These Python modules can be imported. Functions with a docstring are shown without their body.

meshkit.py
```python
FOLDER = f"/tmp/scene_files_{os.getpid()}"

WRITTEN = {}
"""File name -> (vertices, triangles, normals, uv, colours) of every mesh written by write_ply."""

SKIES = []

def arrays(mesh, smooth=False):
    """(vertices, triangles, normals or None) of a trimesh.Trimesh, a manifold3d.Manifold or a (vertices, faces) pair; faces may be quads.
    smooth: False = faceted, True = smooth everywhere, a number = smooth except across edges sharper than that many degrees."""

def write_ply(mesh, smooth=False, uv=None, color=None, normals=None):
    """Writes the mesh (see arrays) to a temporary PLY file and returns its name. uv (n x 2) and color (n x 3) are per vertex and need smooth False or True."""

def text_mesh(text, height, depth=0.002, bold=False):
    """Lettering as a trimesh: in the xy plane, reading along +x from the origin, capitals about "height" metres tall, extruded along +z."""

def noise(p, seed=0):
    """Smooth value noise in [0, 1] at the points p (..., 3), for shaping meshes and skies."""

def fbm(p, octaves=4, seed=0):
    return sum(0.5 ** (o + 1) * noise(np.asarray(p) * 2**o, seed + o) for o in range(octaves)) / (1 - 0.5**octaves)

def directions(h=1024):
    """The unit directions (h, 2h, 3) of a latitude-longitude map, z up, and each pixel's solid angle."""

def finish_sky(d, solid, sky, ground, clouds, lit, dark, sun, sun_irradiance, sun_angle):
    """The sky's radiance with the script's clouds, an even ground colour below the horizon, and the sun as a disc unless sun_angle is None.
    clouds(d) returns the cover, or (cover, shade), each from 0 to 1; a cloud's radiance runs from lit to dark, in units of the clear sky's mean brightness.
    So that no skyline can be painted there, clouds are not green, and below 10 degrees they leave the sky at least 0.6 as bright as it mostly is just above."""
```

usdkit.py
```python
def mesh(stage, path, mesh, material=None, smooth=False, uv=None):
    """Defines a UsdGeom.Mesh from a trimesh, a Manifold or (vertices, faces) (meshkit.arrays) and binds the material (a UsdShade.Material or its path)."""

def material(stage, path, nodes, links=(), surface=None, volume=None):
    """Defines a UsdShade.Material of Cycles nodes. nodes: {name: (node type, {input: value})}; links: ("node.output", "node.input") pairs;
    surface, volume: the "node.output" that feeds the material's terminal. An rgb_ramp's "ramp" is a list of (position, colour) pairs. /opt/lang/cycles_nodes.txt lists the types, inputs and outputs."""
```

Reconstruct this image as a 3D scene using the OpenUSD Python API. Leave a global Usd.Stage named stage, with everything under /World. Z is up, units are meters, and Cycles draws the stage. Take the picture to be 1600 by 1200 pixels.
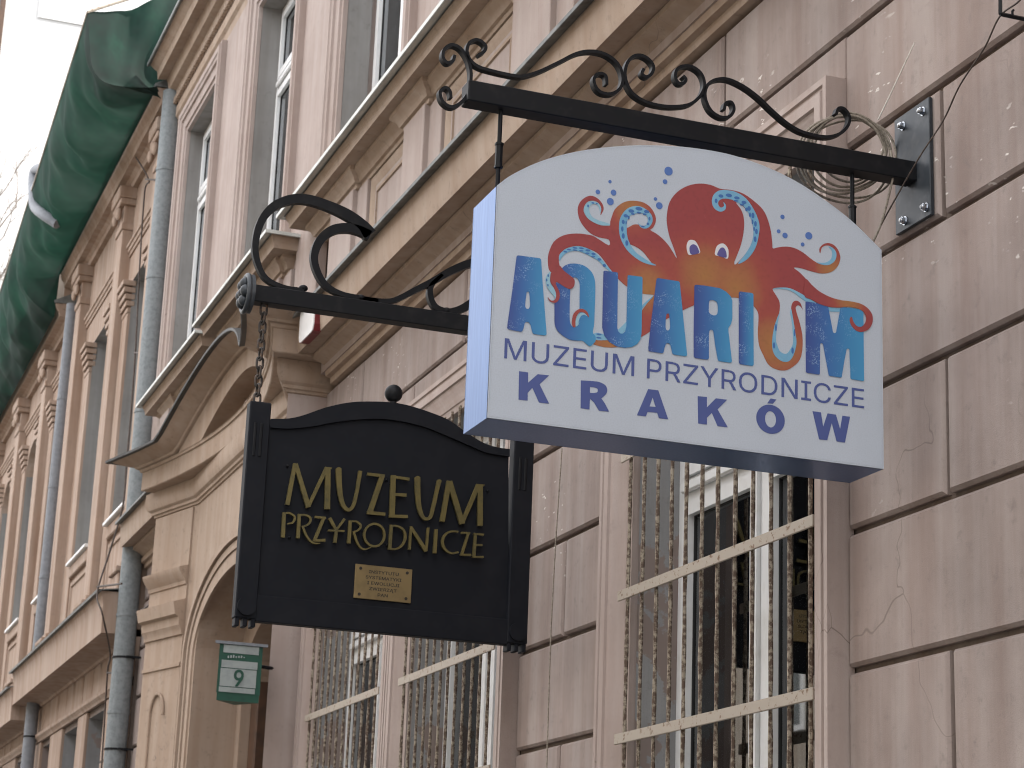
import math, random
import numpy as np, trimesh, usdkit, meshkit
from pxr import Usd, UsdGeom, UsdLux, UsdShade, Gf, Sdf, Vt
from shapely.geometry import Polygon, LineString, Point, box as sbox
from shapely.ops import unary_union

stage = Usd.Stage.CreateInMemory()
UsdGeom.SetStageUpAxis(stage, UsdGeom.Tokens.z); UsdGeom.SetStageMetersPerUnit(stage, 1.0)
UsdGeom.Xform.Define(stage, '/World'); UsdGeom.Scope.Define(stage, '/World/Looks')
rng = random.Random(7)

# ---------------------------------------------------------------- camera, sky, sun, exposure
EXPOSURE = 1.84
SKY_STRENGTH = 0.12
SUN_I, SUN_ANGLE, SUN_COL = 0.5, 0.6, (1.0, 0.95, 0.87)
SUN_AZ, SUN_EL = math.radians(128), math.radians(46)        # azimuth from +y towards +x: behind the houses on the right
YAW, PITCH, ROLL, FPX = 0.33936793, 0.27510075, 0.03912156, 3307.83
CAM = np.array([0, 0, 1.6])
fw = np.array([math.sin(YAW)*math.cos(PITCH), math.cos(YAW)*math.cos(PITCH), math.sin(PITCH)])
_r0 = np.array([math.cos(YAW), -math.sin(YAW), 0]); _u0 = np.cross(_r0, fw)
rt = _r0*math.cos(ROLL)+_u0*math.sin(ROLL); up = -_r0*math.sin(ROLL)+_u0*math.cos(ROLL)
cam = UsdGeom.Camera.Define(stage, '/World/camera')
m4 = Gf.Matrix4d(*rt, 0, *up, 0, *(-fw), 0, *CAM, 1)
cam.AddTransformOp().Set(m4)
cam.CreateHorizontalApertureAttr(36.0); cam.CreateVerticalApertureAttr(27.0)
cam.CreateFocalLengthAttr(36.0*FPX/1600)
cam.CreateClippingRangeAttr(Gf.Vec2f(0.05, 500))
cam.CreateFStopAttr(11.0); cam.CreateFocusDistanceAttr(6.6)
cam.CreateExposureAttr(EXPOSURE)
sd = np.array([math.sin(SUN_AZ)*math.cos(SUN_EL), math.cos(SUN_AZ)*math.cos(SUN_EL), math.sin(SUN_EL)])
sky_m = usdkit.material(stage, '/World/Looks/sky_look', {
    'sky': ('sky_texture', {'sky_type': 'single_scattering', 'sun_disc': False, 'sun_elevation': SUN_EL, 'sun_rotation': math.atan2(sd[0], sd[1]), 'aerosol_density': 2.0}),
    'tc': ('texture_coordinate', {}), 'mp': ('mapping', {'scale': (2.2, 2.2, 4.0)}),
    'n': ('noise_texture', {'scale': 1.6, 'detail': 6.0, 'roughness': 0.55}),
    'rm': ('rgb_ramp', {'ramp': [(0.0, (0.5,)*3), (0.42, (0.62,)*3), (0.6, (1.0,)*3), (1.0, (1.0,)*3)]}),
    'mx': ('mix_color', {'b': (6.3, 6.1, 6.0)}),
    'bg': ('background_shader', {'strength': SKY_STRENGTH})},
    [('tc.generated', 'mp.vector'), ('mp.vector', 'n.vector'), ('n.fac', 'rm.fac'), ('rm.color', 'mx.fac'), ('sky.color', 'mx.a'), ('mx.result', 'bg.color')], surface='bg.background')
dome = UsdLux.DomeLight.Define(stage, '/World/sky')
UsdShade.MaterialBindingAPI.Apply(dome.GetPrim()).Bind(sky_m)
dome.GetPrim().SetCustomDataByKey('kind', 'structure')
sun = UsdLux.DistantLight.Define(stage, '/World/sun')
sun.CreateIntensityAttr(SUN_I); sun.CreateNormalizeAttr(True); sun.CreateAngleAttr(SUN_ANGLE); sun.CreateColorAttr(Gf.Vec3f(*SUN_COL))
zax = sd; xax = np.cross([0, 0, 1.0], zax); xax /= np.linalg.norm(xax); yax = np.cross(zax, xax)
sun.AddTransformOp().Set(Gf.Matrix4d(*xax, 0, *yax, 0, *zax, 0, 0, 0, 0, 1))

# ---------------------------------------------------------------- from a pixel of the photograph to a known plane of the street
def ray(px, py): return (px-800)/FPX*rt-(py-600)/FPX*up+fw
def onx(px, py, x): d = ray(px, py); return CAM+d*(x/d[0])
def ony(px, py, y): d = ray(px, py); return CAM+d*(y/d[1])

# ---------------------------------------------------------------- scene helpers
used = {}
def numbered(parent, name):
    k = (parent, name); n = used.get(k, -1)+1; used[k] = n
    return name if n == 0 else f'{name}_{n:03d}'
def pathof(p): return '/World' if p is None else (p if isinstance(p, str) else str(p.GetPath()))
def tag(prim, label=None, cat=None, group=None, kind=None):
    for k, v in (('label', label), ('category', cat), ('group', group), ('kind', kind)):
        if v: prim.SetCustomDataByKey(k, v)
    return prim
def obj(name, mesh, mat, parent=None, smooth=False, uv=None, label=None):
    pp = pathof(parent); p = f'{pp}/{numbered(pp, name)}'
    o = usdkit.mesh(stage, p, mesh, f'/World/Looks/{mat}', smooth, uv).GetPrim()
    if label: o.SetCustomDataByKey('label', label)
    return o
def thing(name, label, cat, group=None):
    x = UsdGeom.Xform.Define(stage, f'/World/{numbered("/World", name)}')
    return tag(x.GetPrim(), label, cat, group)
cat_ = trimesh.util.concatenate
def TM(v, f): return trimesh.Trimesh(np.asarray(v, float), np.asarray(f, int), process=False)
def bx(x0, x1, y0, y1, z0, z1, ch=0.0):
    x0, x1 = sorted((x0, x1)); y0, y1 = sorted((y0, y1)); z0, z1 = sorted((z0, z1))
    if ch <= 0:
        b = trimesh.creation.box((x1-x0, y1-y0, z1-z0)); b.apply_translation(((x0+x1)/2, (y0+y1)/2, (z0+z1)/2)); return b
    pts = []
    for sx in (0, 1):
        for sy in (0, 1):
            for sz in (0, 1):
                X, Y, Z = (x0, x1)[sx], (y0, y1)[sy], (z0, z1)[sz]
                dx, dy, dz = ch*(1-2*sx), ch*(1-2*sy), ch*(1-2*sz)
                pts += [(X, Y+dy, Z+dz), (X+dx, Y, Z+dz), (X+dx, Y+dy, Z)]
    return trimesh.convex.convex_hull(np.array(pts))
def block(y0, y1, z0, z1, xf, xb, ch=0.005, j=0.0):
    """A facing stone: bevelled front towards the street (-x)."""
    r = lambda: rng.uniform(-j, j)
    v = []
    for X, c in ((xb, 0), (xf+ch, 0), (xf, ch)):
        for (Y, sy) in ((y0, 1), (y1, -1)):
            for (Z, sz) in ((z0, 1), (z1, -1)):
                v.append((X+(r() if c else 0), Y+sy*c+r()*.5, Z+sz*c+r()*.5))
    v = np.array(v)
    return trimesh.convex.convex_hull(v)
def tube(pts, r, n=8, cap=True):
    P = np.asarray(pts, float); N = len(P); R = np.broadcast_to(np.asarray(r, float), (N,))
    T = np.gradient(P, axis=0); T /= np.maximum(np.linalg.norm(T, axis=1, keepdims=True), 1e-9)
    a = np.array([0, 0, 1.0]) if abs(T[0][2]) < .9 else np.array([1.0, 0, 0])
    u = np.cross(T[0], a); u /= np.linalg.norm(u); V = []
    for i in range(N):
        u = u-T[i]*(u@T[i]); u /= np.linalg.norm(u); w = np.cross(T[i], u)
        for k in range(n):
            an = 2*math.pi*k/n; V.append(P[i]+R[i]*(u*math.cos(an)+w*math.sin(an)))
    F = []
    for i in range(N-1):
        for k in range(n):
            a0, b0 = i*n+k, i*n+(k+1) % n
            F += [(a0, b0, b0+n), (a0, b0+n, a0+n)]
    if cap:
        V += [P[0], P[-1]]; c0 = len(V)-2
        for k in range(n):
            F.append((c0, (k+1) % n, k)); F.append((c0+1, (N-1)*n+k, (N-1)*n+(k+1) % n))
    return TM(V, F)
def spline(pts, per=8, closed=False):
    P = np.asarray(pts, float); n = len(P); out = []
    idx = range(n) if closed else range(n-1)
    for i in idx:
        if closed: p0, p1, p2, p3 = P[(i-1) % n], P[i], P[(i+1) % n], P[(i+2) % n]
        else: p1, p2 = P[i], P[i+1]; p0 = P[i-1] if i else 2*p1-p2; p3 = P[i+2] if i+2 < n else 2*p2-p1
        for t in np.arange(per)/per:
            out.append(.5*((2*p1)+(-p0+p2)*t+(2*p0-5*p1+4*p2-p3)*t*t+(-p0+3*p1-3*p2+p3)*t**3))
    if not closed: out.append(P[-1])
    return np.array(out)
def polys(g):
    if g.is_empty: return []
    return [q for q in getattr(g, 'geoms', [g]) if q.geom_type == 'Polygon' and q.area > 1e-9]
def extrude(shape, h):
    return cat_([trimesh.creation.extrude_polygon(q, h, engine='earcut') for q in polys(shape)])
def face_y(shape, y0, h):
    """A shape given in (x, z) as a plate in the plane y = y0, growing h towards the camera (-y)."""
    m = extrude(shape, h); v = m.vertices
    return TM(np.c_[v[:, 0], y0-v[:, 2], v[:, 1]], m.faces)
def face_x(shape, x0, h):
    """A shape given in (y, z), in the plane x = x0, growing h into the wall (+x)."""
    m = extrude(shape, h); v = m.vertices
    return TM(np.c_[x0+v[:, 2], v[:, 0], v[:, 1]], m.faces)
def sweep(path, prof, lift=None, dscale=None):
    """Moulding: closed profile [(d outwards, z)] swept along a plan path [(x, y)], outwards = left of the path; lift(k)->dz for path point k."""
    P = np.asarray(path, float); n = len(P); pr = np.asarray(prof, float); m = len(pr)
    seg = np.diff(P, axis=0); seg /= np.linalg.norm(seg, axis=1, keepdims=True); nm = np.c_[-seg[:, 1], seg[:, 0]]
    V = []
    for i in range(n):
        a = nm[max(i-1, 0)]; b = nm[min(i, n-2)]; mm = a+b; mm /= np.linalg.norm(mm); mm /= max(mm@a, .35)
        L = lift[i] if lift is not None else 0.0
        for j, (d, z) in enumerate(pr): V.append((P[i, 0]+mm[0]*d, P[i, 1]+mm[1]*d, z+L))
    F = []
    for i in range(n-1):
        for j in range(m):
            a0, b0 = i*m+j, i*m+(j+1) % m
            F += [(a0, b0, b0+m), (a0, b0+m, a0+m)]
    pg = Polygon(pr)
    if not pg.is_valid: pg = pg.buffer(0)
    tv, tf = trimesh.creation.triangulate_polygon(pg, engine='earcut')
    near = [int(np.argmin(np.linalg.norm(pr-q, axis=1))) for q in tv]
    for t in tf:
        q = [near[k] for k in t]; F.append(q[::-1]); F.append([k+(n-1)*m for k in q])
    t = TM(V, F); t.fix_normals() if len(F) < 4000 else None
    return t
def frame_sweep(y0, y1, z0, z1, prof, x, bottom=False):
    """Moulded surround of an opening: prof [(distance in from the outer edge, projection)] around a rectangle in the plane x."""
    V = []; m = len(prof)
    for d, p in prof:
        c = [(y0+d, z0), (y0+d, z1-d), (y1-d, z1-d), (y1-d, z0)]
        if bottom: c = [(y0+d, z0+d), (y0+d, z1-d), (y1-d, z1-d), (y1-d, z0+d)]
        V += [(x-p, a, b) for a, b in c]
    F = []
    for j in range(m-1):
        for k in range(4 if bottom else 3):
            a, b = j*4+k, j*4+(k+1) % 4
            F += [(a, b+4, b), (a, a+4, b+4)]
    return TM(V, F)

# ---------------------------------------------------------------- materials
def principled(name, color, rough=.6, metal=0.0, spec=.5, **kw):
    return usdkit.material(stage, f'/World/Looks/{name}', {'p': ('principled_bsdf', {'base_color': color, 'roughness': rough, 'metallic': metal, 'specular_ior_level': spec, **kw})}, [], surface='p.BSDF')
def plaster(name, c1, c2, dirt=(.20, .17, .15), dirt_amt=.5, crack=True, streak=.6, bump=.2, peel=None, chips=.0):
    """Painted render: cloudy tone, rain streaks, grain, hairline cracks, white scuffs, optional peeled patches."""
    N = {'g': ('geometry', {}),
         'ms': ('mapping', {'scale': (9, 9, .55)}), 'n1': ('noise_texture', {'scale': 1.1, 'detail': 5.0, 'roughness': .6}),
         'n2': ('noise_texture', {'scale': 1.7, 'detail': 5.0, 'roughness': .65}),
         'n3': ('noise_texture', {'scale': 330., 'detail': 2.0, 'roughness': .6}),
         'n4': ('noise_texture', {'scale': 16., 'detail': 6.0, 'roughness': .75}),
         'r1': ('rgb_ramp', {'ramp': [(.36, (0,)*3), (.66, (1,)*3)]}), 'r2': ('rgb_ramp', {'ramp': [(.33, (0,)*3), (.68, (1,)*3)]}),
         'r4': ('rgb_ramp', {'ramp': [(.56, (0,)*3), (.72, (1,)*3)]}),
         'a': ('mix_color', {'a': c1, 'b': c2}),
         's': ('mix_color', {'blend_type': 'multiply', 'b': tuple(1-streak*(1-x/max(dirt)*1.0)*.8-streak*.36 for x in dirt)}),
         'd': ('mix_color', {'b': dirt}), 'dm': ('math', {'math_type': 'multiply', 'value2': dirt_amt}),
         'gr': ('mix_color', {'blend_type': 'multiply', 'fac': .55}), 'rg': ('rgb_ramp', {'ramp': [(.25, (.72,)*3), (.5, (.98,)*3), (.75, (1.0,)*3)]}),
         'hs': ('math', {'math_type': 'multiply', 'value2': .5}), 'hh': ('math', {'math_type': 'add'}),
         'bp': ('bump', {'strength': bump, 'distance': .004}),
         'p': ('principled_bsdf', {'roughness': .88, 'specular_ior_level': .25})}
    Lk = [('g.position', 'ms.vector'), ('ms.vector', 'n1.vector'), ('g.position', 'n2.vector'), ('g.position', 'n3.vector'), ('g.position', 'n4.vector'),
          ('n2.fac', 'r2.fac'), ('r2.color', 'a.fac'), ('n1.fac', 'r1.fac'), ('r1.color', 's.fac'), ('a.result', 's.a'),
          ('n4.fac', 'r4.fac'), ('r4.color', 'dm.value1'), ('dm.value', 'd.fac'), ('s.result', 'd.a'),
          ('n3.fac', 'rg.fac'), ('d.result', 'gr.a'), ('rg.color', 'gr.b'),
          ('n4.fac', 'hs.value1'), ('hs.value', 'hh.value1'), ('n3.fac', 'hh.value2'), ('hh.value', 'bp.height'), ('bp.normal', 'p.normal')]
    last = 'gr.result'
    if crack:
        N |= {'wm': ('noise_texture', {'scale': 2.5, 'detail': 3.0}), 'wa': ('vector_math', {'math_type': 'multiply_add', 'vector2': (.35, .35, .35)}),
              'mc': ('mapping', {'scale': (1.3, 1.5, .45)}),
              'v': ('voronoi_texture', {'feature': 'distance_to_edge', 'scale': .9}), 'rc': ('map_range', {'from_min': .0003, 'from_max': .0016, 'to_min': .8, 'to_max': 0., 'clamp': True}),
              'nk': ('noise_texture', {'scale': 1.3, 'detail': 2.0}), 'rk': ('rgb_ramp', {'ramp': [(.5, (0,)*3), (.64, (1,)*3)]}),
              'mk': ('math', {'math_type': 'multiply'}), 'ck': ('mix_color', {'b': (.19, .155, .135)})}
        Lk += [('g.position', 'wm.vector'), ('wm.color', 'wa.vector1'), ('g.position', 'wa.vector3'), ('wa.vector', 'mc.vector'), ('mc.vector', 'v.vector'), ('v.distance', 'rc.value'),
               ('g.position', 'nk.vector'), ('nk.fac', 'rk.fac'), ('rc.result', 'mk.value1'), ('rk.color', 'mk.value2'), ('mk.value', 'ck.fac'), (last, 'ck.a')]
        last = 'ck.result'
    if chips:
        N |= {'mcp': ('mapping', {'rotation': (0.5, 0, 0), 'scale': (1, .55, 1.5)}), 'nc': ('noise_texture', {'scale': 26., 'detail': 3.0, 'roughness': .55}), 'rcp': ('rgb_ramp', {'ramp': [(.655, (0,)*3), (.67, (1,)*3)]}),
              'ncm': ('noise_texture', {'scale': 1.5, 'detail': 1.0}), 'rcm': ('rgb_ramp', {'ramp': [(.56, (0,)*3), (.62, (1,)*3)]}), 'mcm': ('math', {'math_type': 'multiply'}),
              'cp': ('mix_color', {'b': (.66, .62, .58)})}
        Lk += [('g.position', 'mcp.vector'), ('mcp.vector', 'nc.vector'), ('nc.fac', 'rcp.fac'), ('g.position', 'ncm.vector'), ('ncm.fac', 'rcm.fac'), ('rcp.color', 'mcm.value1'), ('rcm.color', 'mcm.value2'), ('mcm.value', 'cp.fac'), (last, 'cp.a')]
        last = 'cp.result'
    if peel:
        N |= {'np': ('noise_texture', {'scale': 2.6, 'detail': 7.0, 'roughness': .62}), 'rp': ('rgb_ramp', {'ramp': [(.545, (0,)*3), (.56, (1,)*3)]}), 'pl': ('mix_color', {'b': peel})}
        Lk += [('g.position', 'np.vector'), ('np.fac', 'rp.fac'), ('rp.color', 'pl.fac'), (last, 'pl.a')]
        last = 'pl.result'
    Lk.append((last, 'p.base_color'))
    return usdkit.material(stage, f'/World/Looks/{name}', N, Lk, surface='p.BSDF')
plaster('pink_render', (.40, .34, .312), (.295, .25, .23), dirt=(.19, .165, .155), dirt_amt=.6, chips=.35)
plaster('pale_render', (.46, .39, .36), (.39, .325, .295), dirt=(.25, .21, .19), dirt_amt=.35, streak=.35)
plaster('ochre_render', (.435, .345, .275), (.385, .30, .235), dirt=(.17, .14, .115), dirt_amt=.6, streak=.35)
plaster('far_render', (.46, .36, .295), (.40, .31, .25), dirt=(.23, .19, .16), dirt_amt=.4, crack=False)
plaster('grey_render', (.37, .375, .38), (.30, .305, .31), dirt=(.19, .185, .18), dirt_amt=.6, peel=(.27, .22, .20))
plaster('grey_plain', (.315, .31, .30), (.25, .245, .24), dirt=(.19, .18, .17), dirt_amt=.7, crack=False)
plaster('joint_render', (.21, .17, .145), (.17, .14, .12), dirt=(.09, .075, .065), dirt_amt=.6, crack=False)
plaster('white_render', (.66, .67, .67), (.60, .61, .61), dirt=(.7, .7, .7), dirt_amt=.2, streak=.04, crack=False, bump=.1)
plaster('opposite_render', (.46, .42, .36), (.40, .36, .31), crack=False)
plaster('asphalt', (.055, .054, .053), (.045, .045, .045), dirt=(.03, .03, .03), crack=False, streak=.1)
plaster('paving', (.26, .25, .24), (.21, .205, .2), dirt=(.12, .12, .11), crack=False, streak=.1)
def worn_metal(name, base, worn, lo, hi, rough=.5, metal=0., scale=40., bump=.3, spec=None):
    spec = (.22 if max(base) < .02 else .5) if spec is None else spec
    return usdkit.material(stage, f'/World/Looks/{name}', {
        'g': ('geometry', {}), 'n': ('noise_texture', {'scale': scale, 'detail': 7., 'roughness': .68}), 'r': ('rgb_ramp', {'ramp': [(lo, (0,)*3), (hi, (1,)*3)]}),
        'm': ('mix_color', {'a': base, 'b': worn}), 'n2': ('noise_texture', {'scale': scale*3, 'detail': 3.}), 'bp': ('bump', {'strength': bump, 'distance': .002}),
        'p': ('principled_bsdf', {'roughness': rough, 'metallic': metal, 'specular_ior_level': spec})},
        [('g.position', 'n.vector'), ('g.position', 'n2.vector'), ('n.fac', 'r.fac'), ('r.color', 'm.fac'), ('m.result', 'p.base_color'), ('n2.fac', 'bp.height'), ('bp.normal', 'p.normal')], surface='p.BSDF')
worn_metal('black_iron', (.005, .006, .008), (.016, .016, .017), .52, .75, rough=.5, scale=18, bump=.12)
worn_metal('black_panel', (.0045, .006, .010), (.009, .010, .014), .45, .7, rough=.62, scale=7, bump=.05)
worn_metal('chain_iron', (.035, .030, .027), (.10, .055, .03), .5, .65, rough=.65, scale=60)
worn_metal('rusty_bar', (.33, .285, .22), (.095, .062, .043), .43, .54, rough=.8, scale=55, bump=.8)
worn_metal('cream_bar', (.37, .325, .27), (.15, .085, .045), .57, .64, rough=.7, scale=38, bump=.4)
worn_metal('zinc_sheet', (.62, .64, .61), (.45, .47, .44), .4, .7, rough=.5, metal=.35, scale=6, bump=.1)
worn_metal('dark_zinc', (.20, .21, .205), (.10, .105, .103), .4, .65, rough=.6, metal=.2, scale=9, bump=.1)
worn_metal('pipe_zinc', (.23, .255, .265), (.16, .185, .195), .42, .66, rough=.65, metal=.15, scale=30, bump=.15)
worn_metal('pipe_grey', (.22, .235, .26), (.17, .185, .205), .42, .66, rough=.6, scale=20, bump=.1)
worn_metal('white_paint', (.74, .75, .75), (.62, .62, .60), .5, .8, rough=.4, scale=9, bump=.03)
worn_metal('steel_plate', (.035, .042, .05), (.075, .082, .09), .5, .72, rough=.42, metal=.3, scale=14, bump=.1)
worn_metal('bolt_zinc', (.55, .58, .62), (.35, .37, .4), .5, .7, rough=.25, metal=1., scale=50, bump=.1)
worn_metal('gilt', (.155, .125, .045), (.085, .078, .038), .45, .72, rough=.42, metal=.55, scale=22, bump=.2)
worn_metal('brass_plate', (.29, .215, .105), (.21, .155, .08), .45, .75, rough=.38, metal=.75, scale=14, bump=.1)
worn_metal('brown_wood', (.085, .042, .022), (.05, .026, .016), .4, .65, rough=.55, scale=10, bump=.2)
worn_metal('green_enamel', (.014, .075, .05), (.010, .05, .036), .5, .75, rough=.45, scale=20, bump=.1)
worn_metal('milk_glass', (.34, .38, .375), (.24, .27, .27), .45, .7, rough=.25, scale=9, bump=.05)
worn_metal('white_enamel', (.80, .80, .79), (.72, .72, .70), .5, .8, rough=.25, scale=9, bump=.0)
worn_metal('red_enamel', (.16, .014, .018), (.12, .012, .015), .5, .8, rough=.35, scale=20, bump=.05)
worn_metal('rope_wire', (.31, .275, .225), (.17, .145, .115), .45, .62, rough=.75, scale=90, bump=.4)
worn_metal('thin_wire', (.06, .045, .038), (.12, .09, .07), .5, .65, rough=.7, scale=60)
worn_metal('white_wire', (.55, .52, .47), (.42, .39, .34), .5, .65, rough=.6, scale=60)
worn_metal('bark', (.16, .13, .11), (.09, .075, .065), .45, .6, rough=.9, scale=60)
principled('black_rubber', (.012, .012, .012), .6)
principled('dark_room', (.15, .165, .165), .9)
principled('dim_room', (.20, .215, .22), .9)
principled('paper', (.36, .33, .24), .8)
principled('print_blue', (.065, .095, .28), .5)
principled('bubble_blue', (.08, .17, .45), .5)
principled('sucker_blue', (.045, .15, .40), .5)
principled('engraved', (.022, .016, .010), .6)
principled('eye_white', (.66, .68, .72), .5)
principled('pupil_blue', (.10, .09, .28), .5)
usdkit.material(stage, '/World/Looks/window_glass', {'fr': ('fresnel', {'IOR': 1.5}), 'mm': ('math', {'math_type': 'multiply_add', 'value2': 1.15, 'value3': .05, 'use_clamp': True}),
    't': ('transparent_bsdf', {'color': (.86, .90, .90)}), 'g': ('glossy_bsdf', {'color': (.95, .97, 1.0), 'roughness': .015}), 'm': ('mix_closure', {})},
    [('fr.fac', 'mm.value1'), ('mm.value', 'm.fac'), ('t.BSDF', 'm.closure1'), ('g.BSDF', 'm.closure2')], surface='m.closure')
def film(name, c, c2, rough=.45, sc=5., grain=260., spec=.4):
    usdkit.material(stage, f'/World/Looks/{name}', {'g': ('geometry', {}), 'n': ('noise_texture', {'scale': sc, 'detail': 4.}), 'n2': ('noise_texture', {'scale': grain, 'detail': 2.}),
        'a': ('mix_color', {'a': c, 'b': c2}), 'r': ('rgb_ramp', {'ramp': [(.3, (.82,)*3), (.6, (1,)*3)]}), 'm': ('mix_color', {'blend_type': 'multiply', 'fac': .45}),
        'p': ('principled_bsdf', {'roughness': rough, 'specular_ior_level': spec})},
        [('g.position', 'n.vector'), ('g.position', 'n2.vector'), ('n.fac', 'a.fac'), ('a.result', 'm.a'), ('n2.fac', 'r.fac'), ('r.color', 'm.b'), ('m.result', 'p.base_color')], surface='p.BSDF')
film('sign_white', (.52, .58, .655), (.475, .535, .61))
film('tentacle_blue', (.10, .33, .56), (.30, .55, .68), sc=9.)
film('pale_blue', (.34, .55, .64), (.22, .45, .60), sc=14.)
# sign side: brushed blue sheet
usdkit.material(stage, '/World/Looks/sign_sheet', {'g': ('geometry', {}), 'mp': ('mapping', {'scale': (160, 160, 5)}), 'n': ('noise_texture', {'scale': 1., 'detail': 5., 'roughness': .7}),
    'r': ('rgb_ramp', {'ramp': [(.3, (.04, .105, .26)), (.55, (.065, .145, .33)), (.75, (.10, .195, .40))]}), 'bp': ('bump', {'strength': .15, 'distance': .001}),
    'p': ('principled_bsdf', {'metallic': .75, 'roughness': .3})},
    [('g.position', 'mp.vector'), ('mp.vector', 'n.vector'), ('n.fac', 'r.fac'), ('r.color', 'p.base_color'), ('n.fac', 'bp.height'), ('bp.normal', 'p.normal')], surface='p.BSDF')
# letters: dark to light blue across each letter, white flecks
usdkit.material(stage, '/World/Looks/letter_blue', {'at': ('attribute', {'attribute': 'st'}), 'sx': ('separate_xyz', {}), 'g': ('geometry', {}),
    'r': ('rgb_ramp', {'ramp': [(0, (.045, .075, .27)), (.35, (.045, .14, .38)), (.75, (.05, .235, .47)), (1, (.06, .285, .52))]}),
    'v': ('voronoi_texture', {'scale': 230.}), 'rv': ('rgb_ramp', {'ramp': [(0, (1,)*3), (.30, (1,)*3), (.42, (0,)*3)]}),
    'n': ('noise_texture', {'scale': 26., 'detail': 2.}), 'rn': ('rgb_ramp', {'ramp': [(.5, (0,)*3), (.66, (1,)*3)]}), 'inv': ('math', {'math_type': 'subtract', 'value1': 1.05, 'use_clamp': True}),
    'm1': ('math', {'math_type': 'multiply'}), 'm2': ('math', {'math_type': 'multiply'}), 'm3': ('math', {'math_type': 'multiply', 'value2': .6}), 'c': ('mix_color', {'b': (.40, .58, .76)}), 'p': ('principled_bsdf', {'roughness': .5, 'specular_ior_level': .4})},
    [('at.vector', 'sx.vector'), ('sx.x', 'r.fac'), ('g.position', 'v.vector'), ('v.distance', 'rv.fac'), ('g.position', 'n.vector'), ('n.fac', 'rn.fac'), ('sx.x', 'inv.value2'),
     ('rv.color', 'm1.value1'), ('rn.color', 'm1.value2'), ('m1.value', 'm2.value1'), ('inv.value', 'm2.value2'), ('m2.value', 'm3.value1'), ('m3.value', 'c.fac'), ('r.color', 'c.a'), ('c.result', 'p.base_color')], surface='p.BSDF')
YS = 4.95                                                   # plane of the white sign's face
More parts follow.
